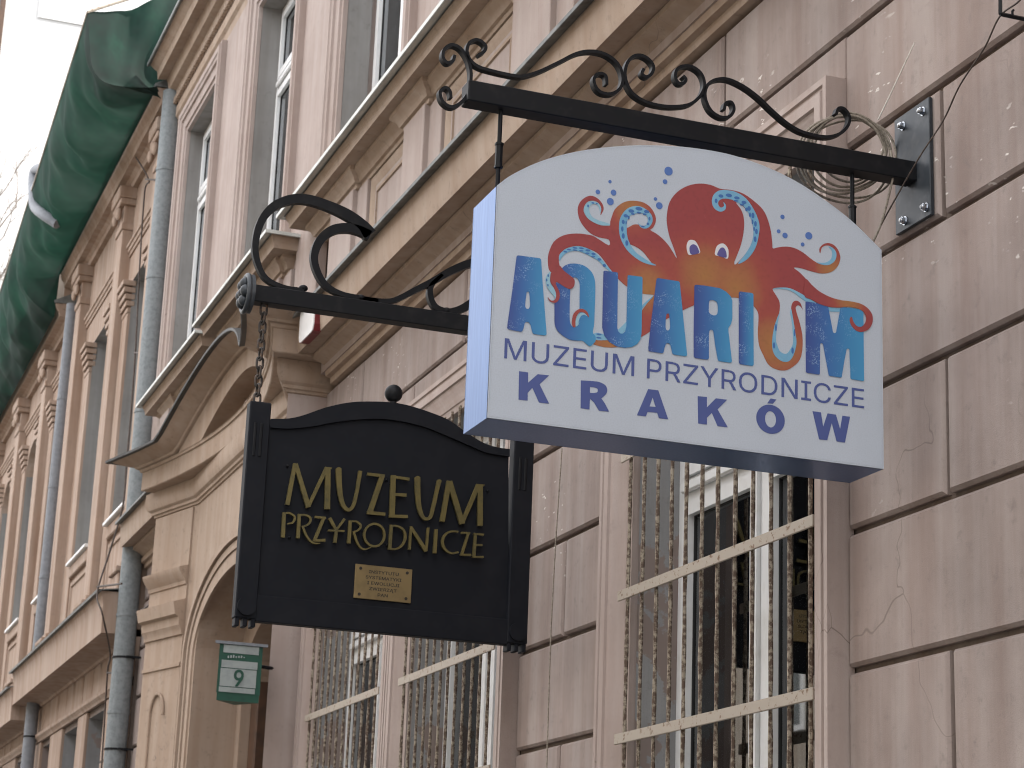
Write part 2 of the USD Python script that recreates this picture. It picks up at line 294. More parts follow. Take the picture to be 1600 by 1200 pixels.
def octo_mat():
    N = {'g': ('geometry', {}), 'n': ('noise_texture', {'scale': 9., 'detail': 3.}), 'n2': ('noise_texture', {'scale': 75., 'detail': 5., 'roughness': .75}),
         'r': ('rgb_ramp', {'ramp': [(0, (.38, .175, .06)), (.35, (.36, .135, .062)), (.62, (.34, .075, .058)), (1, (.30, .058, .06))]}),
         'ad': ('math', {'math_type': 'multiply_add', 'value2': .35}), 'sb': ('math', {'math_type': 'subtract', 'value2': .17}),
         'rg': ('rgb_ramp', {'ramp': [(.3, (.84, .86, .88)), (.5, (1,)*3), (.62, (1.0,)*3), (.75, (1.2, 1.5, 1.5))]}), 'mg': ('mix_color', {'blend_type': 'multiply', 'fac': .9}), 'p': ('principled_bsdf', {'roughness': .5, 'specular_ior_level': .4})}
    L = [('g.position', 'n.vector'), ('g.position', 'n2.vector')]
    pts = [(1100, 432, 1.), (1150, 450, 1.), (1215, 540, 1.), (985, 322, 1.6), (955, 530, 1.), (1297, 420, 1.8), (1010, 450, 1.2), (1325, 470, 2.)]
    prev = None
    for i, (a, b, w) in enumerate(pts):
        q = ony(a, b, YS)
        N[f'd{i}'] = ('vector_math', {'math_type': 'distance', 'vector2': tuple(q)}); N[f's{i}'] = ('math', {'math_type': 'multiply', 'value2': 6.6*w})
        L += [('g.position', f'd{i}.vector1'), (f'd{i}.value', f's{i}.value1')]
        if prev is None: prev = f's{i}.value'
        else:
            N[f'm{i}'] = ('math', {'math_type': 'smoothmin', 'value3': .15}); L += [(prev, f'm{i}.value1'), (f's{i}.value', f'm{i}.value2')]; prev = f'm{i}.value'
    L += [('n.fac', 'ad.value1'), (prev, 'ad.value3'), ('ad.value', 'sb.value1'), ('sb.value', 'r.fac'), ('r.color', 'mg.a'), ('n2.fac', 'rg.fac'), ('rg.color', 'mg.b'), ('mg.color' if 0 else 'mg.result', 'p.base_color')]
    usdkit.material(stage, '/World/Looks/octopus_red', N, L, surface='p.BSDF')
octo_mat()
usdkit.material(stage, '/World/Looks/green_net', {'g': ('geometry', {}), 'n': ('noise_texture', {'scale': 2.2, 'detail': 5., 'roughness': .6}),
    'r': ('rgb_ramp', {'ramp': [(.35, (.018, .026, .024)), (.52, (.017, .038, .031)), (.75, (.022, .075, .052))]}),
    'n2': ('noise_texture', {'scale': 1.3, 'detail': 4.}), 'r2': ('rgb_ramp', {'ramp': [(.45, (.0,)*3), (.8, (.035,)*3)]}),
    'd': ('principled_bsdf', {'roughness': .8, 'specular_ior_level': .2}), 'tl': ('translucent_bsdf', {'color': (.008, .035, .024)}), 't': ('transparent_bsdf', {'color': (.8, .9, .85)}),
    'm1': ('mix_closure', {'fac': .3}), 'm2': ('mix_closure', {})},
    [('g.position', 'n.vector'), ('n.fac', 'r.fac'), ('r.color', 'd.base_color'), ('g.position', 'n2.vector'), ('n2.fac', 'r2.fac'), ('r2.color', 'm2.fac'), ('d.BSDF', 'm1.closure1'), ('tl.BSDF', 'm1.closure2'), ('m1.closure', 'm2.closure1'), ('t.BSDF', 'm2.closure2')], surface='m2.closure')

# ---------------------------------------------------------------- the setting
tag(obj('ground', bx(-150, 150, -150, 250, -.5, -.02), 'asphalt'), kind='structure')
tag(obj('road', bx(-7.0, 0.2, -60, 120, -.016, -.004), 'asphalt'), kind='structure')
tag(obj('pavement', bx(.35, 2.9, -60, 120, -.01, .12), 'paving'), kind='structure')
tag(obj('kerb', bx(.2, .35, -60, 120, -.012, .126, .01), 'paving'), kind='structure')
tag(obj('pavement', bx(-9.0, -7.0, -60, 120, -.01, .12), 'paving'), kind='structure')

WX = 3.0                                                    # plane of the house front
# ================================================================ the museum building
mus = thing('museum_building', 'pink rendered museum front with rusticated ground floor, barred windows and arched portal', 'building')
ZJ = [.08, .49, .895, 1.30, 1.70, 2.105, 2.51, 2.92, 3.325, 3.73, 4.135, 4.531, 4.925]
WIN = [(5.458, 7.255), (8.28, 9.985), (10.0, 11.76)]         # outer edges of the ground floor window surrounds
SW, HEAD, SILL = .185, 4.375, 1.45
PY0, PY1 = 11.80, 16.35                                      # the portal
def opening(w): return w[0]+SW, w[1]-SW
back = []
edges = [-6.0]+[e for w in WIN for e in opening(w)]+[12.0]
for i in range(0, len(edges), 2): back.append(bx(WX+.026, WX+.55, edges[i], edges[i+1], 0, HEAD-SW))
back.append(bx(WX+.026, WX+.55, -6.0, 12.0, HEAD-SW, 4.94))
for w in WIN: a, b = opening(w); back.append(bx(WX+.026, WX+.55, a, b, 0, SILL))
back.append(bx(WX+.026, WX+.55, 15.6, 17.48, 0, 4.94))
obj('wall', cat_(back), 'joint_render', mus)
G = .012
def course(z0, z1, spans, joints, mat='pink_render'):
    for a, b in spans:
        cuts = [a]+sorted(j for j in joints if a+.12 < j < b-.12)+[b]
        for p, q in zip(cuts[:-1], cuts[1:]):
            e = rng.uniform(-.002, .002)
            obj('stone_block', block(p+(G if p != a else 0), q-(G if q != b else 0), z0+G*.6, z1-G, WX+e, WX+.030, .010, .0012), mat, mus)
JA = [4.907-1.436*k for k in range(-6, 8)]; JB = [j+.718 for j in JA]
for i in range(len(ZJ)-1):
    z0, z1 = ZJ[i], ZJ[i+1]; odd = (i-5) % 2 == 0
    if i == 11: spans, js = [(-6.0, 11.79), (15.85, 17.48)], [6.352, 4.9, 7.785, 9.22, 11.0, 3.4, 2.0, .5]
    else:
        j0 = [4.907, 3.46, 2.0, .55, -.9, 7.78] if odd else [4.18, 2.73, 1.28, -.2]
        spans, js = [(-6.0, WIN[0][0]), (WIN[0][1], WIN[1][0]), (15.85, 17.48)], j0
        if z0 < HEAD < z1:
            for w in WIN: obj('stone_block', block(w[0], w[1]-.001, HEAD+.001, z1-G, WX, WX+.024, .004), 'pink_render', mus)
    course(z0, z1, spans, js)

# --- windows of the ground floor: surround, reveal, frame, panes, grille
SUR = [(0, -.02), (0, .07), (.022, .07), (.026, .062), (.036, .062), (.040, .070), (.078, .070), (.082, .060), (.092, .056), (.10, .048), (.115, .034), (.135, .024), (.15, .020), (.155, .014), (SW, .012), (SW, -.02)]
def sash_frame(x, y0, y1, z0, z1, w=.05, d=.05):
    o = sbox(y0, z0, y1, z1).difference(sbox(y0+w, z0+w, y1-w, z1-w)); return face_x(o, x, d)
def window(par, y0, y1, z0, z1, x, zt, room='dark_room', paper=None, depth=.36, muntin=False, sashes=True):
    ym = (y0+y1)/2; fr = .055
    fm = [face_x(sbox(y0, z0, y1, z1).difference(unary_union([sbox(y0+fr, z0+fr, y1-fr, z1-fr)])), x, .07),
          bx(x+.001, x+.069, y0+fr-.002, y1-fr+.002, zt-.045, zt+.045), bx(x+.002, x+.068, ym-.03, ym+.03, z0+fr-.002, z1-fr+.002), bx(x-.022, x, y0+fr, y1-fr, zt-.012, zt+.028, .006)]
    f = obj('window_frame', cat_(fm), 'white_paint', par)
    for (a, b) in ((y0+fr, ym-.03), (ym+.03, y1-fr)):
        for (c, d) in ((z0+fr, zt-.045), (zt+.045, z1-fr)):
            s = .052
            obj('sash', sash_frame(x-.014, a+.004, b-.004, c+.004, d-.004, s, .05), 'white_paint', f)
            obj('gasket', sash_frame(x+.010, a+s+.002, b-s-.002, c+s+.002, d-s-.002, .007, .02), 'black_rubber', f)
            obj('pane', bx(x+.016, x+.021, a+s, b-s, c+s, d-s), 'window_glass', f)
    r0, r1 = x+.075, x+depth
    rv = [bx(r1, r1+.02, y0-.4, y1+.4, z0-.3, z1+.3), bx(r0, r1, y0-.42, y0-.4, z0-.3, z1+.3), bx(r0, r1, y1+.4, y1+.42, z0-.3, z1+.3), bx(r0, r1, y0-.4, y1+.4, z0-.32, z0-.3), bx(r0, r1, y0-.4, y1+.4, z1+.3, z1+.32),
          bx(r0-.02, r0, y0-.42, y0+.0, z0-.32, z1+.32), bx(r0-.02, r0, y1, y1+.42, z0-.32, z1+.32)]
    obj('room', cat_(rv), room, f)
    return f
for wi, w in enumerate(WIN):
    a, b = opening(w)
    obj('window_surround', frame_sweep(w[0], w[1], .9, HEAD, SUR, WX), 'pale_render', mus, smooth=28)
    zt = HEAD-SW
    obj('window_reveal', frame_sweep(a+.004, b-.004, SILL-.05, zt-.004, [(0, -.014), (.0, -.16), (.0, -.30)], WX), 'grey_render', mus)
    obj('window_sill', bx(WX-.05, WX+.17, a+.002, b-.002, SILL-.06, SILL+.02, .01), 'zinc_sheet', mus)
    xf = WX+.175
    f = window(mus, a+.005, b-.005, SILL+.02, zt-.005, xf, 3.375, room='dark_room' if wi == 0 else 'dim_room')
    # curtain and papers behind the panes
    ym = (a+b)/2
    if wi == 0:
        obj('paper_sheet', bx(xf+.10, xf+.105, a+.12, a+.36, 2.62, 2.83), 'paper', f)
    wv = np.linspace(0, 1, 40); yy = (b-.32)+wv*.30
    V = [(xf+.16+.012*math.sin(t*46), y, z) for z in (SILL, zt) for t, y in zip(wv, yy)]
    obj('curtain', TM(V, [q for i in range(39) for q in ((i, i+1, 41+i), (i, 41+i, 40+i))]), 'grey_render', f, smooth=60)
    # grille: flat cross bars and thin square uprights, bent and rusty
    gx = WX-.048
    gr = None
    for zc in (1.93, 2.45, 2.97, 3.49, 4.01):
        m = bx(gx-.012, gx-.004, a-.035 if wi else a-.075, b+.012, zc-.019, zc+.019, .002)
        gr = obj('grille_bar', m, 'cream_bar', mus) if gr is None else (obj('cross_bar', m, 'cream_bar', gr), gr)[1]
    n = 11
    ys = [5.695, 5.748, 5.874, 6.006, 6.135, 6.264, 6.388, 6.518, 6.643, 6.766, 6.892, 7.02] if wi == 0 else [a+.06+(b-a-.10)*k/n for k in range(n+1)]
    if wi == 0: ys[0] = 5.612
    for y in ys:
        zs = np.linspace(SILL+.02, zt-.01, 26); ph = rng.uniform(0, 9)
        P = np.c_[gx+.004+.0015*np.sin(zs*2+ph), y+.003*np.sin(zs*1.7+ph)+.0012*np.sin(zs*23+ph), zs]
        obj('upright', tube(P, .0072+.0012*np.sin(zs*37+ph), 6), 'rusty_bar', gr, smooth=50)
# joints of peeling paint on the left jamb of the first window are in the render itself
# --- string course between ground floor and upper storey
def back_close(pr, d): return pr+[(d, pr[-1][1]), (d, pr[0][1])]
STR = [(0.0, 4.925), (.025, 4.93), (.03, 4.965), (.058, 4.968), (.062, 5.005), (.05, 5.01), (.052, 5.02), (.072, 5.04), (.10, 5.052), (.128, 5.062), (.14, 5.068), (.14, 5.094), (.13, 5.097), (.225, 5.088), (.234, 5.084), (.243, 5.12), (.252, 5.25), (.254, 5.285)]
STRM = back_close(STR, -.3)
SFL = [(.245, 5.292), (.245, 5.284), (.296, 5.268), (.301, 5.270), (.302, 5.288), (.02, 5.345), (-.05, 5.345), (-.05, 5.335)]
def string(y0, y1, x=WX, dz=0.0):
    obj('string_course', sweep([(x, y0), (x, y1)], [(d, z+dz) for d, z in STRM]), 'ochre_render', mus, smooth=28)
    ys = np.arange(y0, y1+.01, 1.1); 
    obj('string_flashing', sweep([(x, y0-.01), (x, y1)], [(d, z+dz) for d, z in SFL]), 'dark_zinc', mus)
string(-6.0, 11.62)
string(15.85, 17.46, WX, -.125)
# --- upper storey wall
UX = 2.93
UW = [(7.75, 9.16), (10.28, 11.69), (12.94, 14.25), (15.63, 16.88)]          # window openings of the upper storey
UW0 = [(2.1, 3.5), (4.6, 6.0)]
allw = UW0+UW
ub = []; e = -6.0
UZ0, UZ1 = 6.22, 8.52
def low(y): return 5.86 if 12.0 < y < 16.0 else 5.0
for a, b in allw+[(17.48, 17.48)]:
    ub.append(bx(UX, UX+.5, e, a, 5.92 if e > 11.6 and a < 15.8 else 5.0, 9.2)); e = b
for a, b in allw:
    ub += [bx(UX, UX+.5, a, b, 5.92 if 12 < a < 15 else 5.0, UZ0), bx(UX, UX+.5, a, b, UZ1, 9.2)]
obj('upper_wall', cat_(ub), 'pale_render', mus)
obj('parapet', bx(WX+.05, WX+9, -6, 17.46, 9.3, 9.5), 'dark_zinc', mus)
obj('party_wall', cat_([bx(WX+2.4, WX+2.6, -6.0, 17.46, 0, 9.3), bx(WX+.55, WX+2.4, 17.30, 17.46, 0, 9.3), bx(WX+.55, WX+2.4, -6, -5.8, 0, 9.3)]), 'dark_room', mus)
USUR = [(0, -.02), (0, .045), (.02, .045), (.028, .06), (.075, .06), (.082, .05), (.11, .046), (.115, .03), (.19, .026), (.195, .012), (.23, .012), (.23, -.02)]
LED = [(.0, 5.90), (.02, 5.905), (.025, 5.925), (.04, 5.93), (.055, 5.96), (.085, 5.985), (.09, 6.00), (.095, 6.015), (.165, 6.01), (.17, 6.045), (.185, 6.075), (.188, 6.092)]
LEDM = back_close(LED, -.14)
LFL = [(.18, 6.097), (.18, 6.090), (.213, 6.080), (.218, 6.082), (.219, 6.104), (-.03, 6.175), (-.12, 6.175), (-.12, 6.165)]
for k, (a, b) in enumerate(allw):
    obj('upper_surround', frame_sweep(a-.21, b+.21, 6.12, UZ1+.21, USUR, UX), 'pale_render', mus, smooth=28)
    obj('upper_reveal', frame_sweep(a+.02, b-.02, 6.14, UZ1-.02, [(0, -.018), (0, -.11), (0, -(.21-.012*k))], UX), 'grey_plain', mus)
    window(mus, a+.02, b-.02, 6.18, UZ1-.02, UX+(.20 if k < 4 else (.165 if k == 4 else .135)), 7.86, room='dim_room')
for (L0, L1, peds, off) in ((1.6, 6.4, [(2.2, 2.6), (4.0, 4.5), (5.5, 5.9)], 0), (7.30, 11.90, [(7.83, 8.32), (9.64, 10.0), (10.98, 11.46)], 0), (12.62, 14.42, [(12.72, 13.05)], .0), (14.98, 16.90, [(16.35, 16.7)], .04)):
    x = UX+off
    lp = [(UX+.14, L0), (x, L0)]
    for p, q in peds: lp += [(x, p-.02), (x-.028, p-.02), (x-.028, q+.02), (x, q+.02)]
    obj('ledge_bed_moulding', sweep(lp+[(x, L1-.01), (UX+.14, L1-.01)], LED[:6]+[(.085, 6.012), (-.14, 6.012), (-.14, 5.90)]), 'ochre_render', mus, smooth=28)
    obj('sill_ledge', sweep([(UX+.14, L0), (x, L0), (x, L1), (UX+.14, L1)], [(-.14, 6.008)]+LED[8:]+[(-.14, LED[-1][1])]), 'ochre_render', mus, smooth=28)
    obj('sill_flashing', sweep([(UX+.14, L0-.01), (x-.02, L0-.01), (x-.02, L1+.01), (UX+.14, L1+.01)], LFL), 'zinc_sheet', mus)
    zb = 5.62 if L0 == 12.62 else 5.30
    e = L0+.1
    for (p, q) in peds:
        obj('pedestal', bx(UX-.06, UX+.05, p, q, zb, 5.912, .004), 'pale_render', mus)
        obj('pedestal_strip', bx(UX-.03, UX+.05, p-.20, q+.04, zb-.01, 5.908, .004), 'pale_render', mus)
        obj('pedestal_strip', bx(UX-.022, UX+.05, p-.12, q+.02, zb-.01, 5.906, .004), 'pale_render', mus)
    for (p, q) in zip(peds[:-1], peds[1:]):
        obj('apron_panel', frame_sweep(p[1]+.06, q[0]-.22, 5.36, 5.895, [(0, -.01), (0, .014), (.022, .016), (.035, .012), (.06, -.002), (.10, .004), (.105, .010), (.11, -.012)], UX, True), 'ochre_render', mus, smooth=28)
# flat pilaster strips between the upper windows
for (a, b) in ((11.92, 12.48), (14.47, 14.92)):
    obj('pilaster_strip', bx(UX-.012, UX+.05, a, b, 5.93 if a > 12 else 5.33, 8.64, .005), 'pale_render', mus)
# --- main cornice
COR = [(.0, 8.66), (.03, 8.66), (.035, 8.74), (.055, 8.75), (.06, 8.82), (.085, 8.84), (.085, 8.93), (.075, 8.94), (.075, 9.02), (.10, 9.085), (.155, 9.10), (.17, 9.16), (.18, 9.195), (.255, 9.185), (.262, 9.18), (.272, 9.255), (.30, 9.275), (.335, 9.305), (.338, 9.32)]
CORM = back_close(COR, -.2)
obj('main_cornice', sweep([(2.985, -6), (2.985, 17.47)], CORM), 'ochre_render', mus, smooth=28)
obj('cornice_flashing', sweep([(2.985, -6.02), (2.985, 17.49)], [(.335, 9.321), (.335, 9.31), (.358, 9.295), (.364, 9.30), (.362, 9.335), (0, 9.40), (-.2, 9.40), (-.2, 9.385)]), 'dark_zinc', mus)
for k in range(120):                                          # the fine row of dentils under the cornice
    y = 17.40-k*.062
    obj('dentil', bx(2.90, 2.87, y-.019, y+.019, 8.955, 9.01), 'ochre_render', mus)
# --- portal: concave canopy, frieze moulding, splayed pilasters, deep arch with wooden door
YC = 13.68; HW = 2.066
def xplan(y, xe, xc): t = (y-YC)/HW; return xe+(xc-xe)*(1-t*t)
ys = np.linspace(YC-HW, YC+HW, 41)
PXE, PXC = 2.62, 2.895
pw = [(3.02, YC-HW-.005)]+[(xplan(y, PXE, PXC), y) for y in ys]+[(3.02, YC+HW+.005)]
FASC = [(-.02, 5.076), (0.0, 5.076), (.008, 5.082), (.008, 5.218), (.02, 5.223), (.024, 5.237), (.03, 5.242)]
obj('portal_fascia', sweep(pw, [(-.25, 5.082)]+FASC+[(-.25, 5.242)]), 'ochre_render', mus, smooth=25)
def rise(y):
    d = abs(y-YC-.05)/1.36
    return .41*max(0.0, 1-d*d) if d < 1 else 0.0
lf = [0.0]+[rise(y) for y in ys]+[0.0]
CYM = [(.03, 5.244), (.045, 5.249), (.055, 5.262), (.085, 5.271), (.125, 5.286), (.165, 5.305), (.18, 5.317)]
obj('portal_arch_cornice', sweep(pw, [(-.25, 5.244)]+CYM+[(-.25, 5.325)], lift=lf), 'ochre_render', mus, smooth=25)
worn_metal('black_zinc', (.05, .052, .05), (.03, .03, .03), .4, .65, rough=.6, scale=9, bump=.1)
obj('portal_flashing', sweep(pw, [(.17, 5.319), (.17, 5.313), (.205, 5.305), (.21, 5.309), (.21, 5.327), (-.25, 5.373), (-.25, 5.359)], lift=lf), 'black_zinc', mus)
# arch band between the curved cornice and the lens shaped recess, and the recess wall itself
V = []; F = []
ya = np.linspace(YC-1.30, YC+1.40, 60); nn = len(ya)
for y in ya:
    xo = xplan(y, PXE, PXC)-.022; zl = 5.244+rise(y); dl = abs(y-YC)/.93; zb = 5.244+(.26*(1-dl*dl) if dl < 1 else 0)
    zl = max(zl, zb); V += [(xo, y, zl), (xo, y, zb), (xo+.16, y, zb+.012), (xo+.16, y, 5.228), (xo+.16, y, zl)]
for i in range(nn-1):
    for j in (0, 1): a0 = i*5+j; F += [(a0, a0+1, a0+6), (a0, a0+6, a0+5)]
obj('portal_arch_band', TM(V, F), 'ochre_render', mus, smooth=25)
F = []
for i in range(nn-1): a0 = i*5+3; F += [(a0, a0+1, a0+6), (a0, a0+6, a0+5)]
obj('portal_recess', TM(V, F), 'ochre_render', mus)
obj('portal_backing', bx(3.10, 3.4, 11.6, 15.9, 5.0, 5.95), 'ochre_render', mus)
for (yy, zz) in ((12.75, 5.36), (13.35, 5.40), (13.95, 5.35)):
    xo = xplan(yy, PXE, PXC)+.12
    obj('stucco_scroll', cat_([tube(np.array([(xo-.02, yy+.11*math.cos(t)*(1-t/9), zz+.05*math.sin(t)*(1-t/9)) for t in np.linspace(0, 6.5, 26)]), .016, 6)]), 'pale_render', mus, smooth=40)
wp = [(3.06, 11.785), (2.765, 11.785), (2.94, 12.28), (2.94, 15.11), (2.755, 15.81), (3.06, 15.82)]
FRZ = [(0.0, 4.888), (.012, 4.893), (.015, 4.908), (.028, 4.913), (.03, 4.932), (.05, 4.947), (.062, 4.976), (.066, 5.014), (.064, 5.077)]
obj('portal_frieze_moulding', sweep(wp, [(-.1, 4.888)]+FRZ+[(-.1, 5.077)]), 'ochre_render', mus, smooth=25)
obj('portal_soffit', face_x(Polygon([(0, 0), (1, 0), (1, 1)]), 0, 1).apply_transform(np.zeros((4, 4))) if False else TM([(p[0], p[1], 5.078) for p in pw]+[(3.3, p[1], 5.078) for p in pw], [q for i in range(len(pw)-1) for q in ((i, i+1, len(pw)+i+1), (i, len(pw)+i+1, len(pw)+i))]), 'ochre_render', mus)
# portal body below the frieze
AO = lambda a, b, zc, n=28: [(YC+a*math.cos(t), zc+b*math.sin(t)) for t in np.linspace(0, math.pi, n)]
def arch_shape(a, b, zc, z0=0.0): return Polygon([(YC+a, z0)]+AO(a, b, zc)+[(YC-a, z0)])
body = sbox(12.24, 0.1, 15.13, 5.073).difference(arch_shape(1.165, .545, 3.735))
obj('portal_wall', face_x(body, 2.94, .33), 'ochre_render', mus)
for (p0, p1) in (((2.765, 11.785), (2.94, 12.28)), ((2.94, 15.11), (2.755, 15.81))):
    (xa, y0), (xb, y1) = p0, p1
    obj('portal_pier', TM([(xa, y0, .1), (xb, y1, .1), (3.5, y1, .1), (3.5, y0, .1), (xa, y0, 5.073), (xb, y1, 5.073), (3.5, y1, 5.073), (3.5, y0, 5.073)],
        [(0, 1, 5), (0, 5, 4), (1, 2, 6), (1, 6, 5), (2, 3, 7), (2, 7, 6), (3, 0, 4), (3, 4, 7), (4, 5, 6), (4, 6, 7)]), 'ochre_render' if y0 > 13 else 'pale_render', mus)
fp = [(2.94, 15.19), (2.78, 15.79)]
obj('pilaster_shaft', sweep(fp, [(-.02, .1), (.035, .1), (.035, 4.879), (-.02, 4.879)]), 'ochre_render', mus)
obj('pilaster_capital', sweep(fp, [(.03, 4.30), (.045, 4.305), (.05, 4.33), (.075, 4.36), (.10, 4.40), (.105, 4.425), (.03, 4.45)]), 'ochre_render', mus, smooth=28)
obj('pilaster_capital', sweep(fp, [(.03, 3.93), (.05, 3.935), (.055, 3.97), (.075, 4.0), (.08, 4.06), (.11, 4.075), (.12, 4.12), (.13, 4.165), (.03, 4.20)]), 'ochre_render', mus, smooth=28)
obj('pilaster_necking', sweep(fp, [(.03, 3.70), (.046, 3.705), (.046, 3.73), (.03, 3.735)]), 'ochre_render', mus)
for zc, hh in ((3.62, .03),):
    obj('pilaster_panel', tube([(2.815+.11*math.cos(t)*.25, 15.48-.11*math.cos(t), 3.37+.16*math.sin(t)) for t in np.linspace(0, math.pi, 14)]+[(2.79, 15.59, 3.2), (2.79, 15.59, 1.5)], .012, 6), 'ochre_render', mus, smooth=40)
def ring(a, b, w, x0, h): return face_x(arch_shape(a, b, 3.735, .1).difference(arch_shape(a-w, b-w, 3.735, -.1)), x0, h)
obj('archivolt', cat_([ring(1.44, .68, .05, 2.897, .05), ring(1.377, .62, .055, 2.916, .03), ring(1.305, .56, .095, 2.927, .02)]), 'ochre_render', mus)
obj('door_recess_wall', face_x(sbox(12.1, .1, 15.2, 4.5).difference(arch_shape(1.03, .44, 3.56)), 3.27, .06), 'ochre_render', mus)
inner = arch_shape(1.03, .44, 3.56, .12); ln = np.array(inner.exterior.coords)
V = [(xx, p[0], p[1]) for p in ln for xx in (3.33, 3.53)]
obj('door_reveal', TM(V, [q for i in range(len(ln)-1) for q in ((2*i, 2*i+1, 2*i+3), (2*i, 2*i+3, 2*i+2))]), 'ochre_render', mus)
dr = obj('door', face_x(arch_shape(1.03, .44, 3.56, .1), 3.51, .06), 'brown_wood', mus)
for k in range(5):
    yk = YC-1.0+k*.5
    obj('door_stile', bx(3.455, 3.51, yk-.045, yk+.045, .15, 3.55 if abs(yk-YC) > .9 else 3.85, .008), 'brown_wood', dr)
obj('door_frame', bx(3.335, 3.50, 14.50, 14.70, .12, 3.55, .01), 'brown_wood', dr); obj('door_frame', bx(3.335, 3.50, 12.66, 12.86, .12, 3.55, .01), 'brown_wood', dr)
for zz in (.3, 1.2, 2.2, 3.05): obj('door_rail', bx(3.46, 3.51, YC-1.0, YC+1.0, zz-.05, zz+.05, .008), 'brown_wood', dr)
# ================================================================ neighbouring houses
def neighbour(name, label, y0, y1, wins, piers, zc, zs, cx, za, arch=False):
    nb = thing(name, label, 'building', None)
    X = 2.95; sz, hz = 5.53, 7.90
    bk = []; e = y0
    for a, b in wins+[(y1, y1)]: bk.append(bx(X, X+.6, e, a, zs-.3, zc)); e = b
    for a, b in wins: bk += [bx(X, X+.6, a, b, zs-.3, sz-.02), bx(X, X+.6, a, b, hz, zc)]
    obj('wall', cat_(bk), 'far_render', nb)
    obj('inner_wall', cat_([bx(X+1.6, X+1.7, y0, y1, 0, zc), bx(X+.6, X+1.6, y0, y0+.1, 0, zc), bx(X+.6, X+1.6, y1-.1, y1, 0, zc)]), 'dark_room', nb)
    for a, b in wins:
        f = obj('window_reveal', frame_sweep(a, b, sz-.02, hz, [(0, 0.001), (.002, -.15), (.002, -.33)], X), 'grey_plain', nb)
        fm = [face_x(sbox(a, sz, b, hz).difference(unary_union([sbox(a+.06, sz+.06, (a+b)/2-.04, 7.1), sbox((a+b)/2+.04, sz+.06, b-.06, 7.1), sbox(a+.06, 7.2, b-.06, hz-.06)])), X+.33, .06)]
        fr = obj('window_frame', cat_(fm), 'white_paint', nb)
        obj('pane', bx(X+.35, X+.355, a+.05, b-.05, sz+.05, hz-.05), 'window_glass', fr)
        s = bx(X-.075, X+.3, a-.03, b+.03, sz-.035, sz, .006)
        obj('window_sill', s, 'white_paint', nb)
        obj('sill_bracket', bx(X-.04, X+.01, a, b, sz-.16, sz-.036, .01), 'far_render', nb)
        obj('apron_panel', frame_sweep(a+.03, b-.03, 4.72, 5.32, [(0, -.01), (0, .015), (.04, .015), (.05, -.004), (.08, -.006)], X, True), 'far_render', nb)
        for yy in (a-.31, b):                                     # jamb bands with little stepped capitals
            obj('jamb_band', bx(X-.028, X+.02, yy+.01, yy+.30, 4.65, hz-.33, .005), 'far_render', nb)
            obj('jamb_capital', cat_([bx(X-.035-.016*j, X+.03, yy+.0-.006*j, yy+.31+.006*j, hz-.33+.066*j, hz-.33+.066*j+.05, .005) for j in range(5)]), 'far_render', nb)
        if arch: obj('window_head', face_x(sbox(a, hz-.42, b, hz+.02).difference(Polygon([(a, hz-.5)]+[((a+b)/2+(b-a)/2*math.cos(t), hz-.42+.36*math.sin(t)) for t in np.linspace(math.pi, 0, 20)]+[(b, hz-.5)])), X-.012, .3), 'far_render', nb)
    for a, b in piers:
        obj('pier', bx(X-.10, X+.05, a, b, zs+.3, zc-.55, .006), 'far_render', nb)
        obj('pier_base', cat_([bx(X-.15, X+.05, a-.05, b+.05, zs, zs+.20, .01), bx(X-.175, X+.05, a-.07, b+.07, zs+.2, zs+.25, .008), bx(X-.13, X+.05, a-.03, b+.03, zs+.25, zs+.30, .008)]), 'far_render', nb)
        obj('pier_entablature', cat_([bx(X-.115, X+.05, a-.015, b+.015, zc-.55, zc-.48, .006), bx(X-.10, X+.05, a, b, zc-.48, zc-.30, .005), bx(X-.15, X+.05, a-.05, b+.05, zc-.30, zc-.24, .008), bx(X-.17, X+.05, a-.07, b+.07, zc-.24, zc-.12, .01)]), 'far_render', nb)
        obj('stucco_ornament', cat_([trimesh.creation.icosphere(1, .05).apply_scale((.6, 1, 1.3)).apply_translation((X-.14, a+.07+.11*k, zc-.38+.05*(k % 2))) for k in range(3)]), 'far_render', nb, smooth=40)
    A = [(y0, zc-.62), (y1, zc-.62)]
    obj('architrave', sweep([(X, y0), (X, y1)], [(-.02, za-.05), (.015, za-.05), (.017, za-.015), (.03, za-.01), (.034, za+.025), (.048, za+.03), (.05, za+.055), (-.02, za+.06)]), 'far_render', nb, smooth=28)
    d = X-cx
    obj('cornice', sweep([(X, y0+.02), (X, y1)], [(-.02, zc-.13), (.05, zc-.13), (.06, zc-.09), (.10, zc-.06), (d*.75, zc-.055), (d*.8, zc), (d*.92, zc+.03), (d, zc+.07), (d, zc+.09), (-.02, zc+.1)]), 'far_render', nb, smooth=28)
    obj('roof', sweep([(X, y0), (X, y1)], [(d+.01, zc+.095), (d+.02, zc+.12), (-2.5, zc+1.6), (-2.5, zc+.1)]), 'dark_zinc', nb)
    return nb
nbB = neighbour('neighbouring_house', 'tan stucco house with tall pilasters and two deep windows beyond the grey zinc downpipe', 17.52, 23.30, [(18.30, 19.30), (20.42, 21.56)], [(17.75, 18.0), (19.62, 19.97), (22.22, 22.55)], 9.05, 4.60, 2.735, 8.27)
nbC = neighbour('far_house', 'farthest tan house of the row with narrow round headed windows at the left edge', 23.32, 33.0, [(23.42, 24.15), (25.45, 26.55), (28.0, 29.0), (30.4, 31.4)], [(24.62, 24.98), (27.0, 27.4), (29.6, 30.0)], 8.72, 4.45, 2.72, 8.15, True)
obj('parapet', bx(2.80, 3.3, 23.33, 33.0, 8.75, 9.35), 'far_render', nbC)
